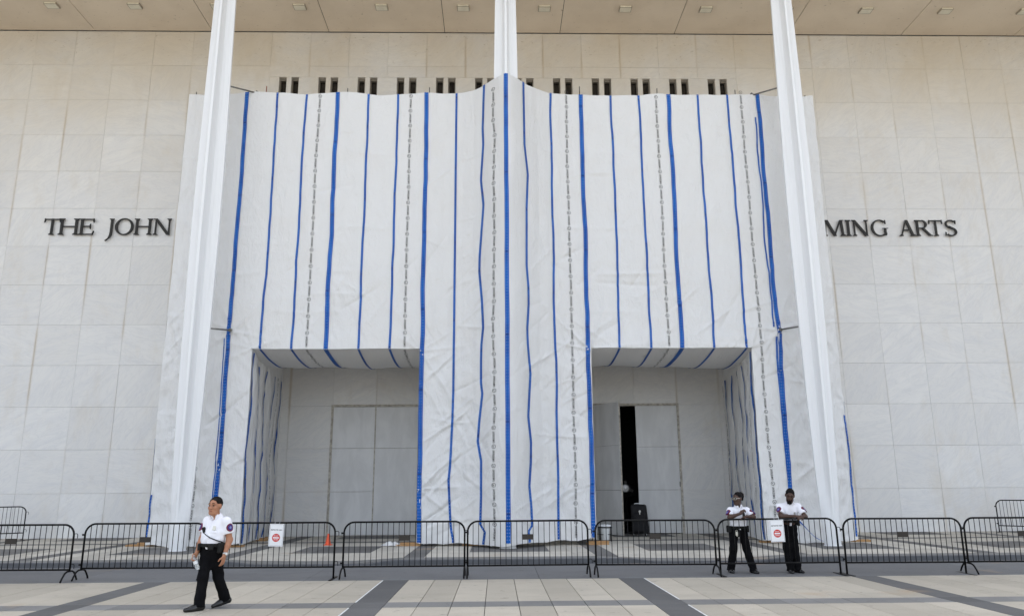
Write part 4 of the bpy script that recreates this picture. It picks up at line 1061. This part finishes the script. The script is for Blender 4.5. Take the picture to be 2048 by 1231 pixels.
    # shoes
    for a in 'LR':
        an, to = J['an'+a], J['toe'+a]; h = nrm((to-an)*np.array((1, 1, 0))); heel = an-h*.055; heel[2] = max(.03, an[2]-.055)
        S = SDF(np.minimum(heel, to)-.09, np.maximum(an, to)+.09, .0065)
        S.cone(heel+np.array((0, 0, .008)), to*.45+an*.55-np.array((0, 0, .03)), .036, .042, .03); S.cone(to*.45+an*.55-np.array((0, 0, .03)), to, .043, .030, .03); S.cone(heel+np.array((0, 0, .02)), an+np.array((0, 0, .015)), .038, .044, .03); S.cone(an, to*.62+an*.38-np.array((0, 0, .012)), .042, .034, .03)
        if abs(heel[2]-to[2]) < .03: S.plane((0, 0, .002), (0, 0, -1))
        else: S.plane(to-np.array((0, 0, .028)), -np.cross(np.cross(h, (0, 0, 1)), nrm(to-heel)))
        S.build('shoe', M['shoe'], t)
    # shoulder patches
    for a in opt.get('patches', 'LR'):
        out = nrm(np.array(opt['patchdir'+a])); e = J['sh'+a]+(J['el'+a]-J['sh'+a])*.34; c = e+out*.078*fat
        for nm, r, g, mt, off in (('shoulder_patch', .052, .006, 'maroon', 0), ('patch_field', .036, .008, 'navy', 0), ('patch_emblem', .017, .0105, 'patch_light', 0)):
            S = SDF(c-.075, c+.075, .0035); shirt(S); S.wrinkle(.0045*0, 26, 3); S.a -= g+.004
            P = np.stack(np.meshgrid(*S.ax, indexing='ij'), -1); q = P-c; q = q-((q@out)[..., None])*out
            S.a = np.maximum(S.a, (np.linalg.norm(q*np.array((1, 1, .88)), axis=-1)-r).astype(np.float32))
            S.a = np.maximum(S.a, (-((P-e)@out)+.03).astype(np.float32))
            S.build(nm, M[mt], sh)
    # badge on the wearer's left chest
    m = (J['shL']+J['shR'])/2; up = nrm(m-hipm); r2 = nrm(J['shR']-J['shL']); f2 = nrm(np.cross(up, r2))
    bc = m-up*.10-r2*.075
    def on_chest(nm, c, rad, mat, g, sq=(1, 1)):
        S = SDF(c-.17, c+.17, .005); shirt(S); S.a -= g; P = np.stack(np.meshgrid(*S.ax, indexing='ij'), -1); q = P-c
        S.a = np.maximum(S.a, np.maximum(np.abs(q@r2)/sq[0], np.abs(q@up)/sq[1]).astype(np.float32)-rad); S.a = np.maximum(S.a, (-(q@f2)).astype(np.float32)); return S.build(nm, mat, sh)
    on_chest('badge', bc, .021, M['silver'] if not opt.get('palebadge') else M['patch_pale'], .011, (1, 1.5))
    on_chest('pocket_flap', m-up*.135+r2*.075, .026, M['shirt'], .006, (1.9, .7)); on_chest('pocket_flap', m-up*.155-r2*.075, .02, M['shirt'], .006, (2.3, .8))
    on_chest('placket', m-up*.23, .016, M['shirt'], .006, (1, 11))
    # hair and face
    hs = opt.get('hs', 1.0)
    Hh = SDF(J['head']-.2, J['head']+.2, .006)
    Hh.ell(at(0, -.016, .040), np.array((.0795, .099, .091))*hs, .01, RH)
    Hh.ell(at(0, .088, -.04), np.array((.088, .10, .118))*hs, .012, RH, 's'); Hh.ell(at(0, -.03, -.115), np.array((.12, .12, .075))*hs, .01, RH, 's')
    for c, r in opt.get('hairblobs', []): Hh.ell(at(*c), np.array(r)*hs, .012, RH)
    Hh.wrinkle(.003, 90, 8); Hh.build('hair', hair, t)
    fc = MB()
    for s in (-1, 1):
        p = at(s*.031, .0865, .008); MB().lathe([(.001, .004), (.011, .001), (.011, -.001)], 10, tuple(p), Matrix(np.stack([RH[:, 0], RH[:, 2], RH[:, 1]], -1).tolist())).build('eye', M['eye'], t)
        p0, p1, p2 = at(s*.012, .0985, .034), at(s*.03, .0965, .040), at(s*.047, .086, .034)
        MB().tube([tuple(p0), tuple(p1), tuple(p2)], .0042, 6).build('eyebrow', hair, t)
    if opt.get('lips', True): MB().tube([tuple(at(-.020, .0925, -.063)), tuple(at(0, .0955, -.064)), tuple(at(.020, .0925, -.063))], .0045, 6).build('lips', M['lip'] if skin == M['skinA'] else M['skinB'], t)
    return t, J, at, RH, sh, b, fwd, rt, (m, up, r2, f2), shirt
M['patch_pale'] = plain('pale_badge', (.58, .57, .50), .4, .3)
M['skinC'] = M['skinB']

# walking guard, left of centre
FA = nrm((-.34, -.94, 0))
A_J = dict(head=(.01, -.05, 1.475), neck=(.035, -.005, 1.325), shL=(.205, -.065, 1.255), shR=(-.125, .06, 1.255), elL=(.255, -.04, .985), wrL=(.235, -.16, .765),
           elR=(-.185, .05, 1.0), wrR=(-.205, -.08, .795), hipL=(.06, -.025, .86), hipR=(-.085, .03, .86), knL=(.085, .085, .455), knR=(-.075, -.085, .475),
           anL=(.175, .215, .135), anR=(-.085, -.14, .085), toeL=(.045, .08, .035), toeR=(-.215, -.31, .035))
gA = person('person', 'guard in white shirt and black trousers walking left with a water bottle', (-4.26, 12.25, 0), A_J, M['skinA'], M['hairA'],
    dict(fwd=FA, look=(-.26, -.96, .02), fat=1.06, belly=1.18, belt=.915, handL=((-.12, -.10, -1), (-.8, .3, .1), (-.4, -.9, 0), .35), handR=((-.25, -.45, -.8), (.75, -.5, 0), (-.3, -.9, .1), .75),
         pouch=[(-75, .11, .15, .06), (-105, .08, .13, .05), (-35, .07, .09, .04), (40, .07, .10, .04), (85, .10, .15, .05), (160, .12, .10, .05)],
         patches='LR', patchdirL=(.72, -.69, .05), patchdirR=(-.8, -.5, .05), palebadge=True, hs=1.12))
tA, JA, atA, RA, shA, beA, fA, rA, chA, _ = gA
mA, upA, r2A, f2A = chA
mic = thing('radio_microphone', 'black radio microphone clipped on the walking guard\'s shirt front, with its cord', 'radio', tuple(np.array(tA.location)+mA-upA*.13+r2A*.085+f2A*.15))
rb = rbox(.055, .035, .085, .014); rb.v = [(x, y, z-.04) for x, y, z in rb.v]; bb = rb.build('body', M['leather'], mic, smooth=True); bb.rotation_euler = (.1, -.35, math.radians(-30))
p0 = np.array((0, 0, -.04)); p3 = -(mA-upA*.13+r2A*.085+f2A*.15)+np.array((.19, -.13, .955))
MB().tube([tuple(p0), tuple(p0*.75+p3*.25+f2A*.045), tuple(p0*.5+p3*.5+f2A*.075), tuple(p0*.25+p3*.75+f2A*.055), tuple(p3)], .008, 7).build('cord', M['leather'], mic, smooth=True)
# wrist watch
w0 = JA['wrL']+(JA['elL']-JA['wrL'])*.12; wd = nrm(JA['elL']-JA['wrL'])
wt = MB().tube([tuple(w0-wd*.012), tuple(w0+wd*.012)], .035, 16).build('watch', M['silver'], tA, smooth=True)
MB().lathe([(.020, 0), (.020, .008), (.016, .011)], 16, tuple(w0+nrm((.75, -.66, .1))*.033), Vector((.75, -.66, .1)).to_track_quat('Z', 'Y').to_matrix()).build('watch_face', M['silver'], wt)
# water bottle in his right hand
hb = JA['wrR']+nrm((-.25, -.45, -.8))*.085+np.array((.02, -.02, 0))
bo = thing('water_bottle', 'clear plastic water bottle in the walking guard\'s hand', 'bottle', tuple(np.array(tA.location)+hb)); bo.rotation_euler = (.15, -.38, 0)
MB().lathe([(.026, -.165), (.031, -.16), (.032, -.12), (.029, -.10), (.032, -.08), (.032, -.02), (.026, .015), (.013, .035), (.013, .045)], 18).build('bottle_body', M['bottle'], bo, smooth=True)
MB().lathe([(.0155, .042), (.0155, .062)], 14).build('cap', M['wplastic'], bo); MB().lathe([(.0325, -.075), (.0325, -.03)], 18).build('label_band', M['wplastic'], bo)

# woman leaning on the barricade
B_J = dict(head=(-.015, -.06, 1.475), neck=(.005, -.015, 1.325), shL=(.175, .0, 1.245), shR=(-.175, .0, 1.245), elL=(.255, -.16, 1.115), wrL=(.07, -.285, 1.13),
           elR=(-.235, -.17, 1.11), wrR=(-.035, -.235, 1.185), hipL=(.095, .13, .84), hipR=(-.085, .13, .84), knL=(.16, .12, .45), knR=(-.125, .10, .46),
           anL=(.235, .02, .085), anR=(-.195, .14, .085), toeL=(.275, -.13, .035), toeR=(-.195, -.02, .035))
gB = person('person', 'woman guard in white shirt and pale sunglasses leaning on the barricade', (4.985, 16.42, 0), B_J, M['skinB'], M['hairB'],
    dict(fwd=(0, -1, 0), look=(-.80, -.58, -.06), fat=.98, belt=.905, handL=((-.9, -.12, -.25), (0, -.3, -.9), (.2, -1, .1), .35), handR=((.72, -.12, .55), (.2, .6, -.6), (-.2, -.4, .9), .7),
         pouch=[(70, .08, .13, .05), (100, .08, .14, .05), (-70, .09, .13, .05), (-100, .07, .12, .05), (-35, .06, .08, .04)], sleeve=.80,
         patches='LR', patchdirL=(.75, -.65, .1), patchdirR=(-.75, -.65, .1), hs=1.03,
         hairblobs=[((-.0, -.095, .075), (.05, .05, .045)), ((.03, -.125, .06), (.03, .035, .05)), ((-.03, -.12, .05), (.03, .035, .06)), ((.02, -.13, .02), (.018, .02, .05)), ((-.02, -.125, .0), (.018, .02, .05)), ((0, -.03, .105), (.05, .06, .03)), ((.0, -.12, .10), (.03, .03, .03))]))
tB, JB, atB, RB_, shB, beB = gB[:6]
gl = MB()
for s in (-1, 1):
    c = atB(s*.033, .103, .010); MB().lathe([(.022, -.002), (.022, .002)], 14, tuple(c), Matrix(np.stack([RB_[:, 0], RB_[:, 2], RB_[:, 1]], -1).tolist())).build('sunglass_lens', M['eye'], tB)
    gl.tube([tuple(atB(s*.033+.024*math.cos(a), .104, .010+.021*math.sin(a))) for a in np.linspace(0, 2*math.pi, 15)], .0035, 5, False)
    gl.tube([tuple(atB(s*.057, .100, .014)), tuple(atB(s*.078, .02, .012))], .0035, 5)
gl.tube([tuple(atB(-.010, .106, .014)), tuple(atB(.010, .106, .014))], .0035, 5); gl.build('sunglasses', M['patch_pale'], tB)
rd = thing('handheld_radio', 'black handheld radio in the woman guard\'s raised hand', 'radio', tuple(np.array(tB.location)+JB['wrR']+np.array((.055, -.045, -.02))))
rb = rbox(.05, .035, .11, .01); rb.v = [(x, y, z-.075) for x, y, z in rb.v]; rb.build('body', M['leather'], rd, smooth=True); MB().tube([(.012, 0, .03), (.012, 0, .075)], .006, 6).build('aerial', M['leather'], rd)
ky = MB()
for k, (dx, dz) in enumerate(((0, 0), (.016, -.01), (-.014, -.008), (.006, -.03), (-.006, -.02))): ky.box(-.009+dx, .009+dx, -.003*k, -.003*k+.002, -.085+dz, -.02+dz)
ky.tube([(.02*math.cos(a), 0, .02*math.sin(a)-.01) for a in np.linspace(0, 6.28, 12)], .004, 5, False)
ky.build('keys', M['patch_pale'], tB, (-.075, -.03, .845))

# bearded man leaning on the barricade
C_J = dict(head=(.0, -.13, 1.535), neck=(.015, -.055, 1.395), shL=(.195, -.02, 1.315), shR=(-.195, -.02, 1.315), elL=(.255, -.19, 1.115), wrL=(.165, -.305, 1.125),
           elR=(-.245, -.20, 1.125), wrR=(.015, -.30, 1.13), hipL=(.085, .13, .88), hipR=(-.085, .13, .88), knL=(.09, .08, .47), knR=(-.07, .08, .47),
           anL=(.105, .06, .085), anR=(-.055, .02, .085), toeL=(.155, -.09, .035), toeR=(-.075, -.14, .035))
gC = person('person', 'bearded guard in white shirt leaning both forearms on the barricade', (6.035, 16.42, 0), C_J, M['skinC'], M['hairB'],
    dict(fwd=(0, -1, 0), look=(-.34, -.86, -.36), hup=(.06, -.3, 1), fat=1.04, belt=1.02, handL=((-.75, -.3, -.15), (-.1, .5, -.8), (-.1, -.9, .4), .55), handR=((.95, -.05, -.02), (.1, .3, -.9), (0, -1, .3), .5),
         pouch=[(80, .09, .14, .05), (110, .07, .12, .05), (-80, .08, .13, .05), (-110, .07, .12, .05)], sleeve=.74,
         patches='LR', patchdirL=(.75, -.65, .1), patchdirR=(-.65, -.75, .1), hs=1.10, lips=False))
tC, JC, atC, RC = gC[:4]
Bd = SDF(JC['head']-.2, JC['head']+.2, .006)
Bd.ell(atC(0, .024, -.060), np.array((.070, .078, .080)), .02, RC); Bd.ell(atC(0, .060, -.115), np.array((.045, .045, .045)), .03, RC)
Bd.ell(atC(0, .05, .035), np.array((.10, .12, .085)), .01, RC, 's'); Bd.ell(atC(0, .112, -.056), np.array((.024, .025, .012)), .006, RC, 's'); Bd.ell(atC(0, -.09, -.05), np.array((.12, .085, .12)), .01, RC, 's')
Bd.wrinkle(.003, 90, 4).build('beard', M['hairB'], tC)
